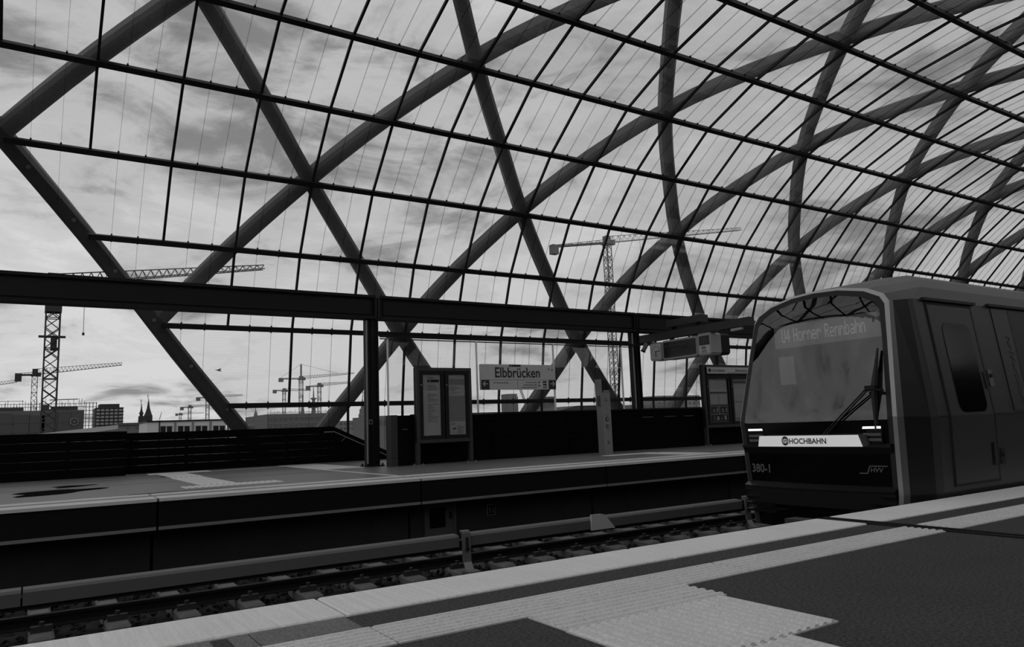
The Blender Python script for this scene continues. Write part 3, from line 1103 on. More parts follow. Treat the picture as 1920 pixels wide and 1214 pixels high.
# ---------------------------------------------------------------- hanging destination display on its cross beam
db = thing('cross_beam', 'grey cross beam reaching out from the girder over the far platform', 'beam', (20.0, 19, 4.03))
q = MB(); q.box(19.86, 20.14, 16.2, 21.6, 4.03, 4.31); q.build('beam', 'mid_steel', db)
q = MB(); q.box(19.86, 20.26, 18.3, 20.0, 4.44, 4.70); q.build('upper_box', 'mid_steel', db)
for y in (18.55, 19.75):
    MB().box(19.95, 20.07, y - .06, y + .06, 4.30, 4.45).build('spacer', 'dark_steel', db)
dd = thing('destination_display', 'hanging grey train destination display with clock and info panel', 'display', (20, 19.3, 3.24))
for y in (18.75, 19.85):
    MB().box(19.93, 20.03, y - .07, y + .07, 3.93, 4.03).build('hanger', 'mid_steel', dd)


def dbox(y0, y1, z0, z1, x0=19.8, x1=20.3, name='housing', m_='display_frame', c=.06):
    q = MB()
    poly = [(x0, y0 + c, z0), (x0, y1 - c, z0), (x0, y1, z0 + c), (x0, y1, z1 - c), (x0, y1 - c, z1), (x0, y0 + c, z1), (x0, y0, z1 - c), (x0, y0, z0 + c)]
    q.prism(poly, (x1 - x0, 0, 0))
    return q.build(name, m_, dd)


h1 = dbox(20.24, 20.86, 3.26, 3.93)
MB().box(19.792, 19.802, 20.30, 20.80, 3.33, 3.87).build('clock_face', 'sign_white', h1)
q = MB()
for k in range(12):
    a = k * math.pi / 6
    cy_, cz_ = 20.55 - .20 * math.sin(a), 3.60 + .20 * math.cos(a)
    q.box(19.786, 19.793, cy_ - .014, cy_ + .014, cz_ - .02, cz_ + .02)
q.build('hour_marks', 'letter_dark', h1)
MB().beam((19.787, 20.55, 3.61), (19.787, 20.55, 3.40), .02, .03, up=(1, 0, 0)).build('clock_hand', 'letter_dark', h1)
MB().beam((19.785, 20.60, 3.60), (19.785, 20.36, 3.60), .02, .03, up=(1, 0, 0)).build('clock_hand', 'letter_dark', h1)
h2 = dbox(18.47, 20.20, 3.24, 3.95)
MB().box(19.792, 19.802, 18.53, 20.14, 3.31, 3.88).build('screen', 'screen', h2)
for yy, wd in ((20.08, 'U4'), (19.85, 'Horner'), (19.45, 'Rennbahn')):
    text(wd, .11, (19.790, yy, 3.70), (0, -1, 0), (0, 0, 1), 'letter_grey', h2, 'screen_lettering')
text('Jungfernstieg', .09, (19.790, 19.7, 3.55), (0, -1, 0), (0, 0, 1), 'letter_grey', h2, 'screen_lettering')
h3 = dbox(17.82, 18.45, 3.22, 4.0, c=.08)
dbox(17.83, 18.44, 3.23, 3.99, 20.3, 20.75, 'rear_housing', 'dark_steel', .08)
MB().box(19.792, 19.802, 17.90, 18.37, 3.58, 3.90).build('picture_field', 'screen', h3)
MB().box(19.792, 19.802, 17.90, 18.37, 3.29, 3.57).build('text_field', 'sign_white', h3)
text('Info', .14, (19.790, 18.27, 3.45), (0, -1, 0), (0, 0, 1), 'letter_dark', h3, bold=.003)
text('SOS', .13, (19.790, 18.27, 3.32), (0, -1, 0), (0, 0, 1), 'letter_grey', h3, bold=.003)
q = MB()
for r_ in (.05, .10, .15):
    P = [(19.789, 18.135 - r_ * math.sin(a), 3.66 + r_ * math.cos(a)) for a in [(-.8 + 1.6 * k / 6) for k in range(7)]]
    q.tube(P, .012, 6)
q.tube([(19.789, 18.135, 3.62), (19.789, 18.135, 3.66)], .02, 8)
q.build('radio_symbol', 'letter_grey', h3)

cc = thing('security_camera', 'small grey security camera hanging under the cross beam end', 'camera', (19.98, 21.1, 3.66))
MB().tube([(19.95, 21.18, 4.03), (19.92, 21.2, 3.93)], .03, 8).build('bracket', 'dark_steel', cc)
MB().tube([(19.92, 21.14, 3.98), (19.80, 21.24, 3.70)], .085, 12).build('housing', 'sos_grey', cc)
MB().tube([(19.80, 21.24, 3.70), (19.785, 21.252, 3.66)], .095, 12).build('sunshield', 'black', cc)
lp = thing('spot_lamp', 'pale tubular lamp hanging under the outer end of the cross beam', 'lamp', (19.9, 16.8, 3.97))
MB().tube([(19.95, 17.02, 3.965), (19.95, 16.55, 3.975)], .055, 12).build('housing', 'sign_white', lp)
MB().box(19.92, 19.98, 16.6, 16.7, 4.0, 4.03).build('bracket', 'dark_steel', lp)

# ================================================================== THE TRAIN
YC = 5.98
tn = thing('metro_train', 'grey metro train with a large dark windscreen standing at the near platform', 'train', (8.4, YC, -1.0))
BODY = [(0, -.42), (1.18, -.42), (1.25, .05), (1.28, .93), (1.13, 2.36), (1.03, 2.55), (.82, 2.72), (.42, 2.88), (0, 2.93)]
FRONT = [(0, -.42), (1.02, -.42), (1.09, .05), (1.13, .95), (1.00, 2.34), (.93, 2.44), (.72, 2.54), (.36, 2.61), (0, 2.63)]


def fx(dy, z):
    """front face: slightly bowed, raked back above the knee"""
    if z < .93:
        x = 8.36 + (.93 - z) * .045
    else:
        x = 8.36 + (z - .93) * .24 + max(0, z - 2.3) * .1
    return x - .10 * (1 - min(1, (dy / 1.1) ** 2))


def side_x(z):
    return 8.97 if z < 2.4 else 8.97 + (z - 2.4) * 2.6


def ring(pts, fX):
    out = []
    full = pts + [(-a, z) for a, z in pts[-2:0:-1]]
    for a, z in full:
        out.append(Vector((fX(a, z), YC - a, z)))
    return out


R0 = ring(FRONT, fx)
R1 = ring(BODY, lambda a, z: side_x(z))
R2 = ring(BODY, lambda a, z: 11.0)
R3 = ring(BODY, lambda a, z: 48.0)
NP = len(R0)


def strip(A, B, idx):
    q = MB()
    for i in idx:
        j = (i + 1) % NP
        q.add([A[i], A[j], B[j], B[i]], [(3, 2, 1, 0)])
    return q


# ring index: 0 bottom centre, 1..7 near side going up, 8 crown, 9..15 far side going down
q = MB()
idx_side = [i for i in range(NP)]
for i in (0, 1, 2, 3, 12, 13, 14, 15, 4, 11):
    j = (i + 1) % NP
    q.add([R1[i], R1[j], R2[j], R2[i]], [(3, 2, 1, 0)]); q.add([R2[i], R2[j], R3[j], R3[i]], [(3, 2, 1, 0)])
q.add(R3, [tuple(range(NP))])
body = q.build('body_shell', 'train_grey', tn)
q = MB()
for i in (5, 6, 7, 8, 9, 10):
    j = (i + 1) % NP
    q.add([R0[i], R0[j], R1[j], R1[i]], [(3, 2, 1, 0)], True)
    q.add([R1[i], R1[j], R2[j], R2[i]], [(3, 2, 1, 0)], True)
    q.add([R2[i], R2[j], R3[j], R3[i]], [(3, 2, 1, 0)], True)
for i in (4, 11):
    j = i + 1
    q.add([R0[i], R0[j], R1[j], R1[i]], [(3, 2, 1, 0)], True)
q.build('roof_shell', 'train_grey', tn)
# corner facets: pale frame edge, dark facet, grey strip
def lerp(a, b_, f): return [x + (y - x) * f for x, y in zip(a, b_)]


RA = lerp(R0, R1, .16); RB = lerp(R0, R1, .80)
side_i = (1, 2, 3); side_j = (12, 13, 14)
for grp in (side_i, side_j):
    q = MB()
    for i in grp:
        j = i + 1
        q.add([R0[i], R0[j], RA[j], RA[i]], [(3, 2, 1, 0)])
    q.build('corner_edge', 'train_light', tn)
for grp in (side_i, side_j):
    q = MB()
    for i in grp:
        j = i + 1
        q.add([RA[i], RA[j], RB[j], RB[i]], [(3, 2, 1, 0)])
    q.build('corner_facet', 'train_dark', tn)
q = MB()
for i in side_i + side_j:
    j = i + 1
    q.add([RB[i], RB[j], R1[j], R1[i]], [(3, 2, 1, 0)])
for i in (0, 15):
    j = (i + 1) % NP
    q.add([R0[i], R0[j], R1[j], R1[i]], [(3, 2, 1, 0)])
q.build('corner_strip', 'train_grey', tn)


def hwf(z):
    for (a, z0), (c, z1) in zip(FRONT[1:-1], FRONT[2:]):
        if z0 <= z <= z1:
            return a + (c - a) * (z - z0) / (z1 - z0)
    return .0


def ztop(a):
    a = abs(a)
    pts = FRONT[4:]
    for (a1, z1), (a2, z2) in zip(pts[:-1], pts[1:]):
        if a2 <= a <= a1:
            return z2 + (z1 - z2) * (a - a2) / (a1 - a2)
    return pts[0][1]


def outline(inset, z0):
    """front outline from near bottom up over the top to far bottom, inset towards the middle"""
    pts = []
    zs = [z0, .05, .5, .95, 1.4, 1.9]
    for z in [z0] + [t_ for t_ in zs[1:] if t_ > z0]:
        pts.append((hwf(max(z, -.42)) - inset, z))
    for a in (1.0, .93, .84, .72, .55, .36, .18, 0):
        f = 1 - inset / 1.0
        pts.append((a * f, ztop(a) - inset))
    pts += [(-a, z) for a, z in pts[-2::-1]]
    return pts


def front_strip(i0, i1, z0, push0=0, push1=0):
    A = outline(i0, z0); B = outline(i1, z0)
    q = MB()
    a_ = [Vector((fx(x, z) - push0, YC - x, z)) for x, z in A]; b_2 = [Vector((fx(x, z) - push1, YC - x, z)) for x, z in B]
    for i in range(len(A) - 1):
        q.add([a_[i], a_[i + 1], b_2[i + 1], b_2[i]], [(0, 1, 2, 3)], True)
    return q


front_strip(0.0, .035, -.42, 0, .03).build('front_frame', 'frame_silver', tn)
front_strip(.035, .10, -.42, .03, .015).build('gasket', 'rubber', tn)


def front_grid(z0, z1, inset, push, nu=14, nz=10, arc=False, a0=-1, a1=1):
    P = []
    for i in range(nz + 1):
        row_ = []
        for j in range(nu + 1):
            uu = a0 + (a1 - a0) * j / nu
            if arc:
                zt = ztop(uu) - inset
                z = z0 + (zt - z0) * i / nz
                aa = uu * (min(hwf(min(z, 2.34)), 1.13 if z < 2.34 else 1.0) - inset)
            else:
                z = z0 + (z1 - z0) * i / nz
                aa = uu * (hwf(z) - inset)
            row_.append(Vector((fx(aa, z) - push, YC - aa, z)))
        P.append(row_)
    return MB().grid(P, True, True)


wsn = front_grid(.92, 0, .10, .015, 20, 16, True)
wsn.build('windscreen', 'windscreen_glass', tn)
front_grid(.62, .92, .10, .016).build('lamp_panel', 'train_black', tn)
front_grid(.14, .60, .10, .012).build('lower_mask', 'train_black', tn)
# ledge below the lamps
q = MB(); P0 = []; P1 = []; P2 = []; P3 = []
for j in range(15):
    a = (-1 + 2 * j / 14) * 1.06
    x = fx(a, .62)
    P0.append(Vector((x - .01, YC - a, .645))); P1.append(Vector((x - .075, YC - a, .635)))
    P2.append(Vector((x - .07, YC - a, .60))); P3.append(Vector((x - .01, YC - a, .52)))
q.grid([P0, P1, P2, P3], False)
q.build('ledge', 'train_dark', tn)
q = MB(); P0 = []; P1 = []; P2 = []; P3 = []
for j in range(15):
    a = (-1 + 2 * j / 14) * 1.06
    x = fx(a, .14) - .06 * (1 - min(1, abs(a) / 1.06) ** 4)
    P0.append(Vector((fx(a, .14), YC - a, .155))); P1.append(Vector((x - .11, YC - a, .10)))
    P2.append(Vector((x - .10, YC - a, .075))); P3.append(Vector((x - .06, YC - a, -.12)))
q.grid([P0, P1, P2, P3], False)
q.build('bumper', 'train_dark', tn)
front_grid(-.42, -.10, .10, .01).build('skirt', 'train_black', tn)
for a0, a1 in ((.52, 1.05), (-1.05, -.52)):
    for k in range(4):
        z = .03 - k * .085
        q = MB(); P0 = []; P1 = []; P2 = []
        for j in range(5):
            a = a0 + (a1 - a0) * j / 4
            x = fx(a, z) - .13
            P0.append(Vector((x + .1, YC - a, z + .012))); P1.append(Vector((x, YC - a, z + .012))); P2.append(Vector((x + .02, YC - a, z - .02)))
        q.grid([P0, P1, P2], False)
        q.build('step_slat', 'train_dark', tn)
# coupler
q = MB(); q.tube([(8.0, YC, -.40), (8.5, YC, -.40)], .10, 12); q.box(7.93, 8.02, YC - .16, YC + .16, -.56, -.26)
q.build('coupler', 'dark_steel', tn)
# white name bar, brightened by an added glow of its own
q = MB()
xa = 8.165
A = [(.78, .615), (-.71, .615), (-.68, .745), (.735, .755)]
G_ = []
for dx, z_, ends_ in ((.07, .615, (.78, -.71)), (0, .615, (.78, -.71)), (0, .75, (.735, -.68)), (.07, .75, (.735, -.68))):
    G_.append([Vector((xa + dx + .05 * y_ ** 2, YC - y_, z_)) for y_ in [ends_[0] + (ends_[1] - ends_[0]) * k / 10 for k in range(11)]])
q.grid(G_, False)
for k in (0, 10):
    q.add([G_[i][k] for i in range(4)], [(0, 1, 2, 3)])
nb = q.build('name_bar', 'white_added_glow', tn)
q = MB().prism([(xa + .03, YC - .78, .615), (xa + .027, YC - .735, .755), (xa + .09, YC - .78, .75), (xa + .10, YC - .82, .62)], (.05, 0, 0))
q.build('bar_end', 'train_grey', nb)
text('HOCHBAHN', .094, (xa - .006, YC + .20, .652), (0, -1, 0), (0, 0, 1), 'letter_dark', nb, 'bar_lettering', bold=.0022)
q = MB(); P = [(xa - .004, YC + .26 + .043 * math.cos(a), .687 + .052 * math.sin(a)) for a in [2 * math.pi * k / 18 for k in range(19)]]
q.tube(P, .007, 6, cap=False)
for s_ in (-.016, .016):
    q.beam((xa - .004, YC + .26 + s_, .65), (xa - .004, YC + .26 + s_, .725), .008)
q.beam((xa - .004, YC + .24, .69), (xa - .004, YC + .28, .69), .008)
q.box(xa - .006, xa - .002, YC + .233, YC + .287, .715, .735); q.box(xa - .006, xa - .002, YC + .233, YC + .287, .638, .656)
q.build('bar_emblem', 'letter_dark', nb)
# headlamp clusters
for a0, a1 in ((.72, .97), (-.95, -.69)):
    cl_ = MB(); a = (a0 + a1) / 2
    P = []
    x = fx(a, .75) - .022
    cl_.box(x - .005, x + .02, YC - a1, YC - a0, .645, .85)
    hl = cl_.build('headlamp', 'train_black', tn)
    MB().box(x - .012, x - .005, YC - a1 + .01, YC - a0 - .01, .818, .845).build('light_strip', 'lamp_on', hl)
    for z in (.755, .695):
        MB().box(x - .010, x - .004, YC - a1 + .015, YC - a0 - .015, z - .02, z + .012).build('lamp_lens', 'letter_grey', hl)
xf = fx(.8, .3)
text('380-1', .155, (fx(.98, .3) - .022, YC + .97, .27), (-.12, -1, 0), (0, 0, 1), 'letter_grey', tn, 'fleet_number', bold=.003)
text('HVV', .075, (fx(.75, .33) - .022, YC - .77, .315), (.13, -1, 0), (.0, -.18, 1), 'letter_grey', tn, 'operator_mark', bold=.002)
q = MB()
x = fx(.7, .33) - .022
for (ya, za), (yb, zb) in (((-.64, .30), (-.74, .30)), ((-.74, .30), (-.775, .385)), ((-.775, .385), (-.98, .385))):
    q.beam((x, YC + ya, za), (x + (0.02 if yb < -.9 else 0), YC + yb, zb), .012, .012)
q.build('operator_mark', 'letter_grey', tn)
# wipers
q = MB()
B0 = Vector((8.20, YC - .25, .76)); H = Vector((8.315, YC - .87, 1.30))
for o_ in (0, .045):
    q.tube([B0 + Vector((0, o_ - .06, 0)), H + Vector((-.02, o_ * .5, -.015 + o_ * .3))], .009, 6)
wi = q.build('wiper', 'dark_steel', tn)
q = MB(); q.tube([(8.31, YC - .90, .79), (8.33, YC - .905, 1.28), (8.455, YC - .93, 1.76)], .02, 6, rs=[.020, .044, .012]); q.build('blade', 'rubber', wi)
q = MB(); q.box(8.28, 8.34, YC - .95, YC - .82, 1.27, 1.32); q.box(8.29, 8.33, YC - 1.02, YC - .80, 1.255, 1.275); q.build('joint', 'dark_steel', wi)
# cab interior seen through the glass
q = MB()
q.box(8.75, 11.0, YC - 1.05, YC + 1.05, .55, .62); q.box(10.9, 11.0, YC - 1.05, YC + 1.05, .6, 2.5)
q.box(8.5, 9.0, YC - 1.02, YC + 1.02, .70, .86)
q.build('cab_interior', 'cab', tn)
q = MB(); q.bbox(9.3, 9.45, YC - .85, YC - .35, .62, 1.55, .05); q.bbox(9.35, 9.45, YC - .72, YC - .48, 1.57, 1.78, .04)
q.build('driver_seat', 'seat', tn)
q = MB(); q.bbox(9.3, 9.42, YC + .28, YC + .75, .62, 1.30, .05); q.build('driver_seat', 'seat', tn)
MB().box(8.62, 8.63, YC + .36, YC + .60, 1.42, 1.80).build('sun_visor', 'paper', tn)
dp = MB().box(8.60, 8.66, YC - .88, YC + .62, 1.92, 2.22).build('destination_panel', 'led_panel', tn)


# dot matrix destination lettering
GL = {'U': '1000110001100011000110001100010111 0', 'space': ''}
FONT5 = {
    'U': ('10001', '10001', '10001', '10001', '10001', '10001', '01110'), '4': ('00010', '00110', '01010', '10010', '11111', '00010', '00010'),
    'H': ('10001', '10001', '10001', '11111', '10001', '10001', '10001'), 'o': ('00000', '00000', '01110', '10001', '10001', '10001', '01110'),
    'r': ('00000', '00000', '10110', '11001', '10000', '10000', '10000'), 'n': ('00000', '00000', '10110', '11001', '10001', '10001', '10001'),
    'e': ('00000', '00000', '01110', '10001', '11111', '10000', '01110'), 'R': ('11110', '10001', '10001', '11110', '10100', '10010', '10001'),
    'b': ('10000', '10000', '10110', '11001', '10001', '10001', '11110'), 'a': ('00000', '00000', '01110', '00001', '01111', '10001', '01111'),
    'h': ('10000', '10000', '10110', '11001', '10001', '10001', '10001'), ' ': ('000',) * 7}
q = MB(); y = YC + .50
for ch in 'U4 Horner Rennbahn':
    G = FONT5[ch]
    for r_, line in enumerate(G):
        for c_, bit in enumerate(line):
            if bit == '1':
                q.box(8.590, 8.602, y - c_ * .0118 - .0105, y - c_ * .0118, 2.165 - r_ * .026 - .021, 2.165 - r_ * .026)
    y -= .0118 * (len(G[0]) + 1)
q.build('dot_matrix_lettering', 'led', dp)


# side: cab door, window band, plates, lettering
def sy(z):
    """near side wall position"""
    for (a, z0), (c, z1) in zip(BODY[1:-1], BODY[2:]):
        if z0 <= z <= z1:
            return YC - (a + (c - a) * (z - z0) / (z1 - z0))
    return YC - 1.2


def side_panel(pts, push, name, m_, parent, thick=.0):
    P = [Vector((x, sy(z) - push, z)) for x, z in pts]
    return MB().add(P, [tuple(range(len(P)))]).build(name, m_, parent)


def side_rect(x0, x1, z0, z1, push, name, m_, parent, r=0):
    q = MB()
    zs = sorted(set([z0, z1] + [z for z in (.05, .93) if z0 < z < z1]))
    P = [[Vector((x0, sy(z) - push, z)), Vector((x1, sy(z) - push, z))] for z in zs]
    q.grid(P, False)
    return q.build(name, m_, parent)


dr = side_rect(9.24, 10.27, .13, 2.30, .012, 'cab_door', 'train_grey', tn)
q = MB()
for (xa_, za_, xb, zb) in ((9.225, .11, 9.225, .93), (9.225, .93, 9.225, 2.31), (10.285, .11, 10.285, .93), (10.285, .93, 10.285, 2.31), (9.21, .115, 10.3, .115), (9.21, 2.315, 10.3, 2.315)):
    q.beam((xa_, sy(za_) - .004, za_), (xb, sy(zb) - .004, zb), .028, .02, up=(0, 1, 0))
q.build('door_seal', 'rubber', dr)
q = MB(); q.beam((9.15, sy(2.36) - .02, 2.365), (10.4, sy(2.36) - .02, 2.365), .05, .035); q.build('rain_gutter', 'train_dark', dr)
pts = []
x0, x1, z0, z1, rr = 9.47, 10.14, .97, 2.08, .12
for cx_, cz_, a0 in ((x1 - rr, z1 - rr, 0), (x0 + rr, z1 - rr, 90), (x0 + rr, z0 + rr, 180), (x1 - rr, z0 + rr, 270)):
    for k in range(5):
        a = math.radians(a0 + k * 22.5)
        pts.append((cx_ + rr * math.cos(a), cz_ + rr * math.sin(a)))
side_panel(pts[::-1], .018, 'door_window', 'train_black', dr)
side_rect(10.20, 10.23, 1.25, 1.47, .02, 'door_handle', 'train_black', dr)
side_rect(10.13, 10.19, .30, .58, .02, 'door_recess', 'train_black', dr)
for z0, z1 in ((1.28, 1.50), (.30, .50)):
    p_ = side_rect(10.36, 10.47, z0, z1, .01, 'switch_plate', 'train_light' if z0 > 1 else 'train_dark', tn)
    zc_ = z1 - .08
    MB().tube([(10.41, sy(zc_) - .008, zc_), (10.41, sy(zc_) - .03, zc_)], .025, 10).build('switch', 'rubber', p_)
side_rect(10.85, 11.30, .96, 2.34, .008, 'lettering_band', 'train_grey', tn)
wb = side_rect(11.30, 47.5, .96, 2.34, .010, 'window_band', 'train_dark', tn)
for x0 in (11.75, 14.6, 17.5, 20.4, 23.3, 26.2):
    side_rect(x0, x0 + 2.0, 1.05, 2.06, .016, 'side_window', 'train_black', wb)
q = MB(); q.beam((10.75, sy(2.36) - .02, 2.375), (47, sy(2.36) - .02, 2.375), .05, .035); q.build('rain_gutter', 'train_dark', tn)
q = MB(); q.beam((9.0, sy(.93) - .002, .93), (47, sy(.93) - .002, .93), .006, .012); q.build('knee_seam', 'train_dark', tn)
n_ = Vector((0, -1, 0)); up_ = Vector((0, sy(2.0) - sy(1.0), 1.0)).normalized()
text('HOCHBAHN', .16, (11.22, sy(1.06) - .012, 1.06), up_, (-1, 0, 0), 'side_letter', tn, 'side_lettering', bold=.002)
q = MB()
for k in range(3):
    xx = 11.22 + .035 * k
    for z in (1.02, 1.06, 1.10, 1.14):
        q.box(xx, xx + .022, sy(z) - .018, sy(z) - .012, z - .014, z + .014)
q.build('side_emblem', 'letter_light', tn)
# wheels of the leading bogie on the rails
for x in (10.2, 12.1):
    for y in (5.24, 6.72):
        MB().tube([(x, y - .06, -.60), (x, y + .06, -.60)], .41, 20).build('wheel', 'rail_steel', tn)
    MB().tube([(x, 5.24, -.60), (x, 6.72, -.60)], .07, 10).build('axle', 'rail_steel', tn)

# ================================================================== THE CITY BEYOND
random.seed(11)


def mast(q, x, y, z0, z1, w, bay, t):
    for sx in (-1, 1):
        for sy_ in (-1, 1):
            q.beam((x + sx * w / 2, y + sy_ * w / 2, z0), (x + sx * w / 2, y + sy_ * w / 2, z1), t)
    n = max(1, int((z1 - z0) / bay)); d = (z1 - z0) / n
    C = [(-1, -1), (1, -1), (1, 1), (-1, 1)]
    for i in range(n):
        za = z0 + i * d; zb = za + d
        for k in range(4):
            a = C[k]; c = C[(k + 1) % 4]
            A = Vector((x + a[0] * w / 2, y + a[1] * w / 2, za)); B = Vector((x + c[0] * w / 2, y + c[1] * w / 2, zb))
            A2 = Vector((x + c[0] * w / 2, y + c[1] * w / 2, za)); B2 = Vector((x + a[0] * w / 2, y + a[1] * w / 2, zb))
            q.beam(A, B, t * .6)
            if i % 2 == 0:
                q.beam(A2, B2, t * .6)
            if i % 3 == 0:
                q.beam(A, A2, t * .6)


def truss(q, A, B, h0, h1, w, n, t):
    A = Vector(A); B = Vector(B)
    d = (B - A).normalized()
    side = d.cross(Vector((0, 0, 1))).normalized()
    pts = []
    for i in range(n + 1):
        f = i / n
        p = A + (B - A) * f
        h = h0 + (h1 - h0) * f
        pts.append((p + side * w / 2, p - side * w / 2, p + Vector((0, 0, h))))
    for i in range(n):
        a, b_2, c = pts[i]; a2, b3, c2_ = pts[i + 1]
        q.beam(a, a2, t); q.beam(b_2, b3, t); q.beam(c, c2_, t)
        m1 = (a + a2) / 2; m2 = (b_2 + b3) / 2
        q.beam(c, m1, t * .55); q.beam(m1, c2_, t * .55); q.beam(c, m2, t * .55); q.beam(m2, c2_, t * .55); q.beam(a, b_2, t * .5)
    return pts


def crane(label, Y, mx, topy, tip, ctip, w, h, matn='crane', zb=-9.0, hook=None, t=None, apex=None, name='tower_crane', bay=None, nj=22):
    """tower crane: mast at photo column mx, slewing ring at topy, jib to tip, counter jib to ctip"""
    top = at(mx, topy, Y)
    x = top.x; z1 = top.z
    o = thing(name, label, 'crane', (x, Y, zb), group='tower cranes over the building sites')
    t = t or w * .11
    q = MB(); mast(q, x, Y, zb, z1, w, bay or w * 1.1, t); q.build('mast', matn, o)
    q = MB(); q.box(x - w * .75, x + w * .75, Y - w * .75, Y + w * .75, z1, z1 + w * .35); q.box(x - w * .5, x + w * .5, Y - w * .5, Y + w * .5, z1 + w * .3, z1 + h * 1.0 + w * .3)
    q.build('slewing_unit', matn, o)
    q = MB(); q.box(x + w * .5, x + w * 1.1, Y - w * .9, Y - w * .2, z1 - w * .1, z1 + w * .75); q.build('cab', matn, o)
    j = at(tip[0], tip[1], Y); c = at(ctip[0], ctip[1], Y)
    root = Vector((x, Y, z1 + w * .3))
    q = MB(); truss(q, root, j, h, h * .45, w * .7, nj, t * .75); q.build('jib', matn, o)
    q = MB(); q.beam(root, c, w * .7, h * .28)
    truss(q, root, c, h * .5, h * .2, w * .7, 6, t * .75)
    if apex:
        a_ = Vector((x, Y, z1 + apex)); q.beam(root, a_, w * .4); q.beam(a_, root + (j - root) * .7 + Vector((0, 0, h * .6)), t * .6); q.beam(a_, c, t * .6)
    q.build('counter_jib', matn, o)
    d = (c - root).normalized()
    q = MB(); q.box(min(c.x, c.x - d.x * w * 1.2), max(c.x, c.x - d.x * w * 1.2), Y - w * .5, Y + w * .5, c.z - h * 1.05, c.z + h * .3); q.build('counterweight', matn, o)
    if hook:
        p = root + (j - root) * hook[0]
        q = MB(); q.beam(p, p - Vector((0, 0, hook[1])), t * .35); q.box(p.x - w * .09, p.x + w * .09, Y - w * .09, Y + w * .09, p.z - hook[1] - w * .22, p.z - hook[1])
        q.build('hook', matn, o)
    return o


c0 = crane('tall dark lattice tower crane whose mast rises beside the wrapped building', 150, 102, 541, (495, 505), (-95, 560), 2.1, 1.9, hook=(.13, 9.0), nj=26, bay=1.7)
zc0 = at(102, 577, 150).z; xc0 = at(102, 541, 150).x
MB().box(xc0 - 1.25, xc0 + 1.25, 148.7, 151.3, zc0 - .9, zc0 + .6).build('climbing_collar', 'crane', c0)
zc1 = at(102, 632, 150).z
MB().box(xc0 - 2.0, xc0 + 2.0, 149.5, 150.5, zc1 - .15, zc1 + .15).build('mast_platform', 'crane', c0)
MB().box(xc0 - .2, xc0 + .75, 149.3, 150.4, zc1 - 2.4, zc1 - .2).build('hoist_cage', 'crane', c0)
crane('dark tower crane with short counterweight standing behind the wrapped building', 300, 65.5, 706, (229, 685), (28, 704), 1.6, 2.0, hook=(.12, 6), nj=24)
crane('dark crane whose jib tip alone shows over the wrapped building', 380, -118, 742, (33, 717), (-190, 755), 1.6, 2.2, nj=24)
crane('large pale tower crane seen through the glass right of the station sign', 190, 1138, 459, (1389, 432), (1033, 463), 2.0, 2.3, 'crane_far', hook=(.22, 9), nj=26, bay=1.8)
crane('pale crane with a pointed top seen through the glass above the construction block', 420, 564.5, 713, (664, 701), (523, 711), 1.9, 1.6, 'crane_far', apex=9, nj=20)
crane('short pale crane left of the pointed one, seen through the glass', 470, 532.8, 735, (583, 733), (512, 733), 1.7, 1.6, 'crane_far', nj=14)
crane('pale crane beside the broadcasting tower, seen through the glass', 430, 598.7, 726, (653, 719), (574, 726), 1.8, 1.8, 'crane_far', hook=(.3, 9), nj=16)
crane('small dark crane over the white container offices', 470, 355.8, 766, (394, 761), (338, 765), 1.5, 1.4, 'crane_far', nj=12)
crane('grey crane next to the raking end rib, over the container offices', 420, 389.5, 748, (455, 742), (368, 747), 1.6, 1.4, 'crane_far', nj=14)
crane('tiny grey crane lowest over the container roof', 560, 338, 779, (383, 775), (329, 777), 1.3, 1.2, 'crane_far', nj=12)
o = thing('crawler_crane', 'slanting lattice boom of a crawler crane below the station sign', 'crane', at(990, 760, 260))
q = MB(); truss(q, at(988, 765, 260), at(973, 722, 260), 1.4, 1.0, 1.3, 10, .18); q.build('boom', 'crane_far', o)
q = MB(); c = at(988, 775, 260); q.box(c.x - 2.5, c.x + 2.5, 258, 263, -9, c.z); q.build('carriage', 'crane_far', o)
o = thing('luffing_crane', 'small raised luffing crane boom beside the steep church spire', 'crane', at(299, 800, 520))
q = MB(); truss(q, at(299, 788, 520), at(303, 774, 520), .8, .5, .8, 8, .14); q.build('boom', 'crane_far', o)
q = MB(); c = at(298, 789, 520); q.box(c.x - 1.5, c.x + 1.5, 518, 522, -9, c.z); q.build('carriage', 'crane_far', o)


def block(name, label, Y, px0, px1, pytop, depth, m_, cat='building', group=None):
    a = at(px0, pytop, Y); c = at(px1, pytop, Y)
    z = (a.z + c.z) / 2
    o = thing(name, label, cat, ((a.x + c.x) / 2, Y + depth / 2, -9.0), group=group)
    MB().box(a.x, c.x, Y, Y + depth, -9.0, z).build('walls', m_, o)
    return o, a.x, c.x, z


# building wrapped in netting, with scaffold
o, xa_, xb, zt = block('wrapped_building', 'construction block wrapped in dark netting with scaffold poles on top', 230, -90, 158, 771, 24, 'net')
w_ = (xb - xa_)
for i in range(9):
    x = xa_ + w_ * (i + .5) / 9
    MB().box(x - 1.2 - random.random(), x + 1.2 + random.random(), 229.75, 229.98, -9, zt - .3 - random.random()).build('net_panel', 'net_fold', o)
for z in (zt - 3.2, zt - 5.6, zt - 8.0):
    MB().box(xa_, xb, 229.7, 229.9, z, z + .25).build('scaffold_lift', 'net_fold', o)
q = MB()
for i in range(46):
    x = xa_ + w_ * i / 45
    q.beam((x, 230.3, zt), (x, 230.3, zt + random.uniform(1.2, 3.2)), .10); q.beam((x, 236, zt), (x, 236, zt + random.uniform(.8, 2.6)), .10)
for z in (zt + .9, zt + 1.7):
    q.beam((xa_, 230.3, z), (xb, 230.3, z), .12)
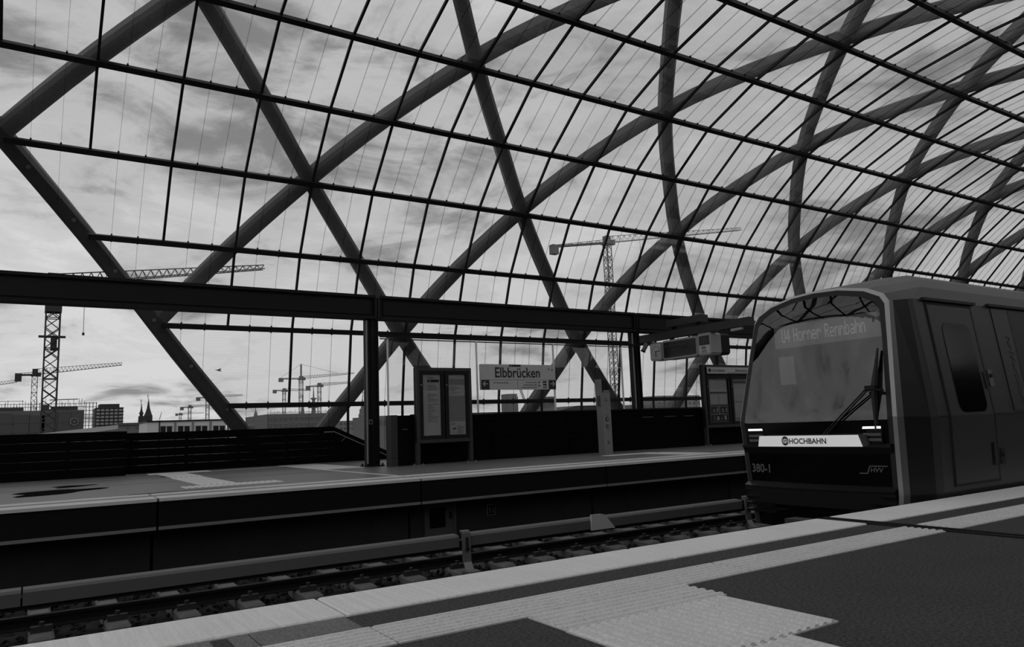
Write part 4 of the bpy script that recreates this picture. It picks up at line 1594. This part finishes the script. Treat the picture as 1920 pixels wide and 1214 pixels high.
q.beam((xa_, 230.3, zt + 2.5), (xa_ + w_ * .52, 230.3, zt + 2.5), .12); q.beam((xb - 8, 230.3, zt + 2.7), (xb - 1.5, 230.3, zt + 2.9), .22)
for i in range(4):
    q.beam((xb + .4 + i * .8, 230.3, -9), (xb + .4 + i * .8, 230.3, zt + 2.0), .16)
for i in range(14):
    z = zt + 1.8 - i * 1.0
    q.beam((xb - .2, 230.3, z), (xb + 3.0, 230.3, z), .14)
q.build('scaffold_poles', 'crane', o, kind='stuff')
for x0, x1, h_ in ((.34, .52, .9), (.66, .72, 1.6), (.74, .95, 1.1), (0, .3, 1.0)):
    MB().box(xa_ + w_ * x0, xa_ + w_ * x1, 232, 240, zt, zt + h_).build('roof_house', 'net_fold', o)
c = at(139.5, 791, 229.6)
q = MB()
P = [(c.x + 1.0 * math.cos(a), 229.55, c.z + 1.0 * math.sin(a)) for a in [math.pi / 6 + k * math.pi / 3 for k in range(7)]]
for p0, p1 in zip(P[:-1], P[1:]): q.beam(p0, p1, .2)
q.beam((c.x - .35, 229.55, c.z), (c.x + .35, 229.55, c.z), .2); q.beam((c.x, 229.55, c.z - .35), (c.x, 229.55, c.z + .35), .2)
q.build('site_logo', 'haze_pale', o)

# tower block with gridded front
o, xa_, xb, zt = block('tower_block', 'flat-roofed tower block with a grid of balconies left of the church spires', 620, 180, 230.5, 764.5, 26, 'concrete_far')
w_ = xb - xa_
for i in range(8):
    z = zt - .8 - i * 2.45
    MB().box(xa_ - .7, xb + .7, 619.0, 620, z, z + .5).build('floor_slab', 'spire', o)
    for k in range(6):
        x = xa_ + w_ * (k + .12) / 6
        MB().box(x, x + w_ * .76 / 6, 619.8, 619.99, z - 1.75, z - .35).build('window', 'pane_pale', o)
for k in range(7):
    x = xa_ + w_ * k / 6
    MB().box(x - .22, x + .22, 619.3, 620.0, zt - 20, zt).build('pier', 'spire', o)
a_ = at(187, 758, 620)
MB().box(xa_ + w_ * .15, xb - w_ * .12, 622, 640, zt, a_.z).build('roof_house', 'spire', o)


def spire(name, label, Y, px, base_py, stages, m_='spire', n=8):
    """stages: list of (photo y, half width in m)"""
    c = at(px, base_py, Y)
    o = thing(name, label, 'church spire', (c.x, Y, -9))
    prof = [(stages[0][1], -9.0 - c.z)] + [(hw, at(px, py, Y).z - c.z) for py, hw in stages]
    q = MB().lathe((c.x, Y, c.z), prof, n)
    q.sm = [False] * len(q.f)
    q.build('spire_shaft', m_, o)
    tip = at(px, stages[-1][0], Y)
    q = MB(); q.beam(tip - Vector((0, 0, 1)), tip + Vector((0, 0, 3.5)), .35); q.beam(tip + Vector((-.8, 0, 2)), tip + Vector((.8, 0, 2)), .3)
    q.build('finial', m_, o)
    return o


spire('church_spire', 'slender dark church spire with an open lantern beside the steep one', 700, 264.5, 792,
      [(792, 2.3), (781, 2.2), (780.5, 1.3), (777, 1.3), (776.5, 2.0), (773, 1.2), (769, .7), (760, .3), (757, .08)])
spire('steep_spire', 'steep dark church spire taller than its slender neighbour', 740, 277.5, 792,
      [(792, 3.6), (780, 3.5), (775, 2.5), (766, 1.3), (752, .35), (747, .06)])
spire('hazy_spire', 'pale hazy church spire seen through glass beside the slim post', 520, 680.5, 830,
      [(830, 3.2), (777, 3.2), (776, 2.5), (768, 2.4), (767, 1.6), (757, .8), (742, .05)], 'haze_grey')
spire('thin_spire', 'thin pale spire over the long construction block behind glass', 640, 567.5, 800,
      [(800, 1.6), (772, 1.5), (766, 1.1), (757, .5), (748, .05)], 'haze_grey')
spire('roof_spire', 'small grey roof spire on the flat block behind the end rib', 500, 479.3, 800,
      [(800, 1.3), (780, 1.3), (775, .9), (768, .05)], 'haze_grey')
c = at(588, 800, 900)
o = thing('broadcast_tower', 'pale broadcasting tower with disc platforms seen through the glass', 'tower', (c.x, 900, -9))
zz = lambda py: at(588, py, 900).z - c.z
MB().lathe((c.x, 900, c.z), [(3.0, -30), (2.4, zz(770)), (2.2, zz(766)), (7.5, zz(763.5)), (7.5, zz(761.5)), (2.0, zz(760)), (1.8, zz(750)), (3.8, zz(748.5)), (3.8, zz(747)), (1.0, zz(746)), (.3, zz(726))], 16).build('shaft', 'haze_grey', o)

# white container offices
Yc = 78.0
a_ = at(276, 791.5, Yc); c = at(424, 789, Yc)
o = thing('container_office', 'row of white site container offices with dark windows', 'container', ((a_.x + c.x) / 2, Yc + 3, -9), group='site containers')
zt = (a_.z + c.z) / 2
MB().box(a_.x, c.x, Yc, Yc + 6, -9, zt).build('walls', 'container', o)
MB().box(a_.x - .1, c.x + .1, Yc - .12, Yc + 6.1, zt, zt + .12).build('roof_edge', 'dark_steel', o)
MB().box(a_.x + 1.0, a_.x + 1.12, Yc - .04, Yc, -9, zt).build('corner_post', 'mid_steel', o)
for k in range(4):
    px = 301 + k * 33
    A = at(px, 800, Yc); B = at(px + 10.5, 812, Yc)
    for dx in (0, 12):
        A = at(px + dx, 800 - k * .3, Yc); B = at(px + dx + 9.5, 800, Yc)
        f_ = MB().box(A.x, B.x, Yc - .05, Yc, A.z - .95, A.z).build('window', 'pane_dark', o)
        MB().box(A.x - .05, B.x + .05, Yc - .06, Yc - .01, A.z, A.z + .07).build('window_head', 'roof_pale', f_)
    A = at(px + 25.5, 795, Yc); B = at(px + 30, 795, Yc)
    MB().box(A.x, B.x, Yc - .03, Yc, -9, zt - .1).build('seam_panel', 'haze_pale', o)

# long low workshop hall
o, xa_, xb, zt = block('workshop_hall', 'long low grey workshop hall in front of the tower block', 120, 222, 300, 797.5, 20, 'haze_grey')
MB().box(xa_, xb, 119.8, 122, zt, zt + .35).build('roof_edge', 'concrete_far', o)
for px in (240, 257, 262, 274):
    A = at(px, 803, 119.9); MB().tube([(A.x, 119.95, A.z), (A.x, 119.9, A.z)], .14, 10).build('vent', 'concrete_far', o)
A = at(120, 814, 150); B = at(222, 797, 120)
o = thing('glazed_roof', 'low sloping pale roof with rooflights between netted block and hall', 'building', ((A.x + B.x) / 2, 130, -9))
q = MB().prism([(A.x - 6, 140, A.z - 1.2), (B.x, 120.5, B.z - .6), (B.x, 120.5, B.z), (A.x - 6, 140, A.z - .2)], (0, 14, 0)); q.build('roof', 'roof_pale', o)
q = MB().prism([(A.x - 6, 140, -9), (B.x, 120.5, -9), (B.x, 120.5, B.z - .65), (A.x - 6, 140, A.z - 1.25)], (0, 13, 0)); q.build('walls', 'haze_grey', o)
for f0 in (.45, .58, .70, .80, .90):
    P0 = Vector((A.x - 6 + (B.x - A.x + 6) * f0, 140 - 19.5 * f0 - .05, 0)); P1 = Vector((A.x - 6 + (B.x - A.x + 6) * (f0 + .055), 140 - 19.5 * (f0 + .055) - .05, 0))
    z = (A.z - 1.2) + (B.z - A.z + .6) * f0
    MB().add([(P0.x, P0.y, z - 2), (P1.x, P1.y, z - 2), (P1.x, P1.y, z - .5), (P0.x, P0.y, z - .5)], [(0, 1, 2, 3)]).build('window', 'pane_pale', o)

# hazy blocks behind the glass
def hazy(name, label, Y, x0, x1, pyt, m_, floors=0, bays=0, depth=20):
    o, xa_, xb, zt = block(name, label, Y, x0, x1, pyt, depth, m_)
    hgt = zt + 9
    for i in range(floors):
        for k in range(bays):
            x = xa_ + (xb - xa_) * (k + .2) / bays; z = zt - 1.2 - i * 3.0
            MB().box(x, x + (xb - xa_) * .6 / bays, Y - .1, Y, z - 1.5, z).build('window', 'concrete_far', o)
    return o, xa_, xb, zt


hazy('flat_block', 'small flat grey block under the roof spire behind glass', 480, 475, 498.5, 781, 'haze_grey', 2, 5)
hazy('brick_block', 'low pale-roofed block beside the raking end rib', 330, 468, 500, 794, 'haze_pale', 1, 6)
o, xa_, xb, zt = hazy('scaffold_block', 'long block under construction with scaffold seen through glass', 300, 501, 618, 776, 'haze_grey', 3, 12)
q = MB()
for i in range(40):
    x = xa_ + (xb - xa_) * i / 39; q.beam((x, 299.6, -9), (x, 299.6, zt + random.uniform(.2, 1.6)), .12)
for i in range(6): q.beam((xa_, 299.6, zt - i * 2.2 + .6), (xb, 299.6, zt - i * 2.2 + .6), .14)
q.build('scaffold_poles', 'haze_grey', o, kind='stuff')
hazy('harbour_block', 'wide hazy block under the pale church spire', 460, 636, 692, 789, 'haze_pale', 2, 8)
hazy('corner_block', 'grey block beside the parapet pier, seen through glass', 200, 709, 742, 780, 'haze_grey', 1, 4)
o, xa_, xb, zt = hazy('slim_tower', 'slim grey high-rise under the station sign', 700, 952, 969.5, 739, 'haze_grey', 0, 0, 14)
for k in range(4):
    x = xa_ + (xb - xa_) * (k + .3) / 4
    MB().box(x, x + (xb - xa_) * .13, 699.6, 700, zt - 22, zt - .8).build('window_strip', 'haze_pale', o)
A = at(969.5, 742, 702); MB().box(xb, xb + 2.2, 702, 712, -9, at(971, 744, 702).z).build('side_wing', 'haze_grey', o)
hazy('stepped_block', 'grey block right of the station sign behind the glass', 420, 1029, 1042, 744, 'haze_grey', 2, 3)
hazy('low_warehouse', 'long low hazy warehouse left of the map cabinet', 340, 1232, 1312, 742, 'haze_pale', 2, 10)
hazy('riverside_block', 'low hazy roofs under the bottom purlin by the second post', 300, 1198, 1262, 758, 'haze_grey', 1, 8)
A = at(1050, 768, 60); B = at(1170, 762, 60)
o = thing('dark_shed', 'low dark shed roof showing above the parapet by the help point', 'building', ((A.x + B.x) / 2, 63, -9))
MB().box(A.x, B.x, 60, 66, -9, A.z - .1).build('walls', 'dark_steel', o)
q = MB().prism([(A.x, 60, A.z - .1), (B.x, 60, A.z - .1), (B.x - 1.0, 60, A.z + .32), (A.x + 2.2, 60, A.z + .32)], (0, 6, 0)); q.build('roof', 'dark_steel', o)

# a bird on the wing beyond the glass
bp = at(410, 695, 70)
o = thing('bird', 'tiny dark bird flying between the raking end rib and the cranes', 'bird', bp)
MB().tube([bp + Vector((-.28, 0, .05)), bp, bp + Vector((.25, 0, -.08))], .05, 6, rs=[.02, .07, .015]).build('body', 'spire', o)
for sgn in (-1, 1):
    MB().prism([bp + Vector((-.06, 0, .02)), bp + Vector((.10, 0, 0)), bp + Vector((.16, sgn * .35, .10)), bp + Vector((.02, sgn * .38, .12))], (0, 0, .02)).build('wing', 'spire', o)
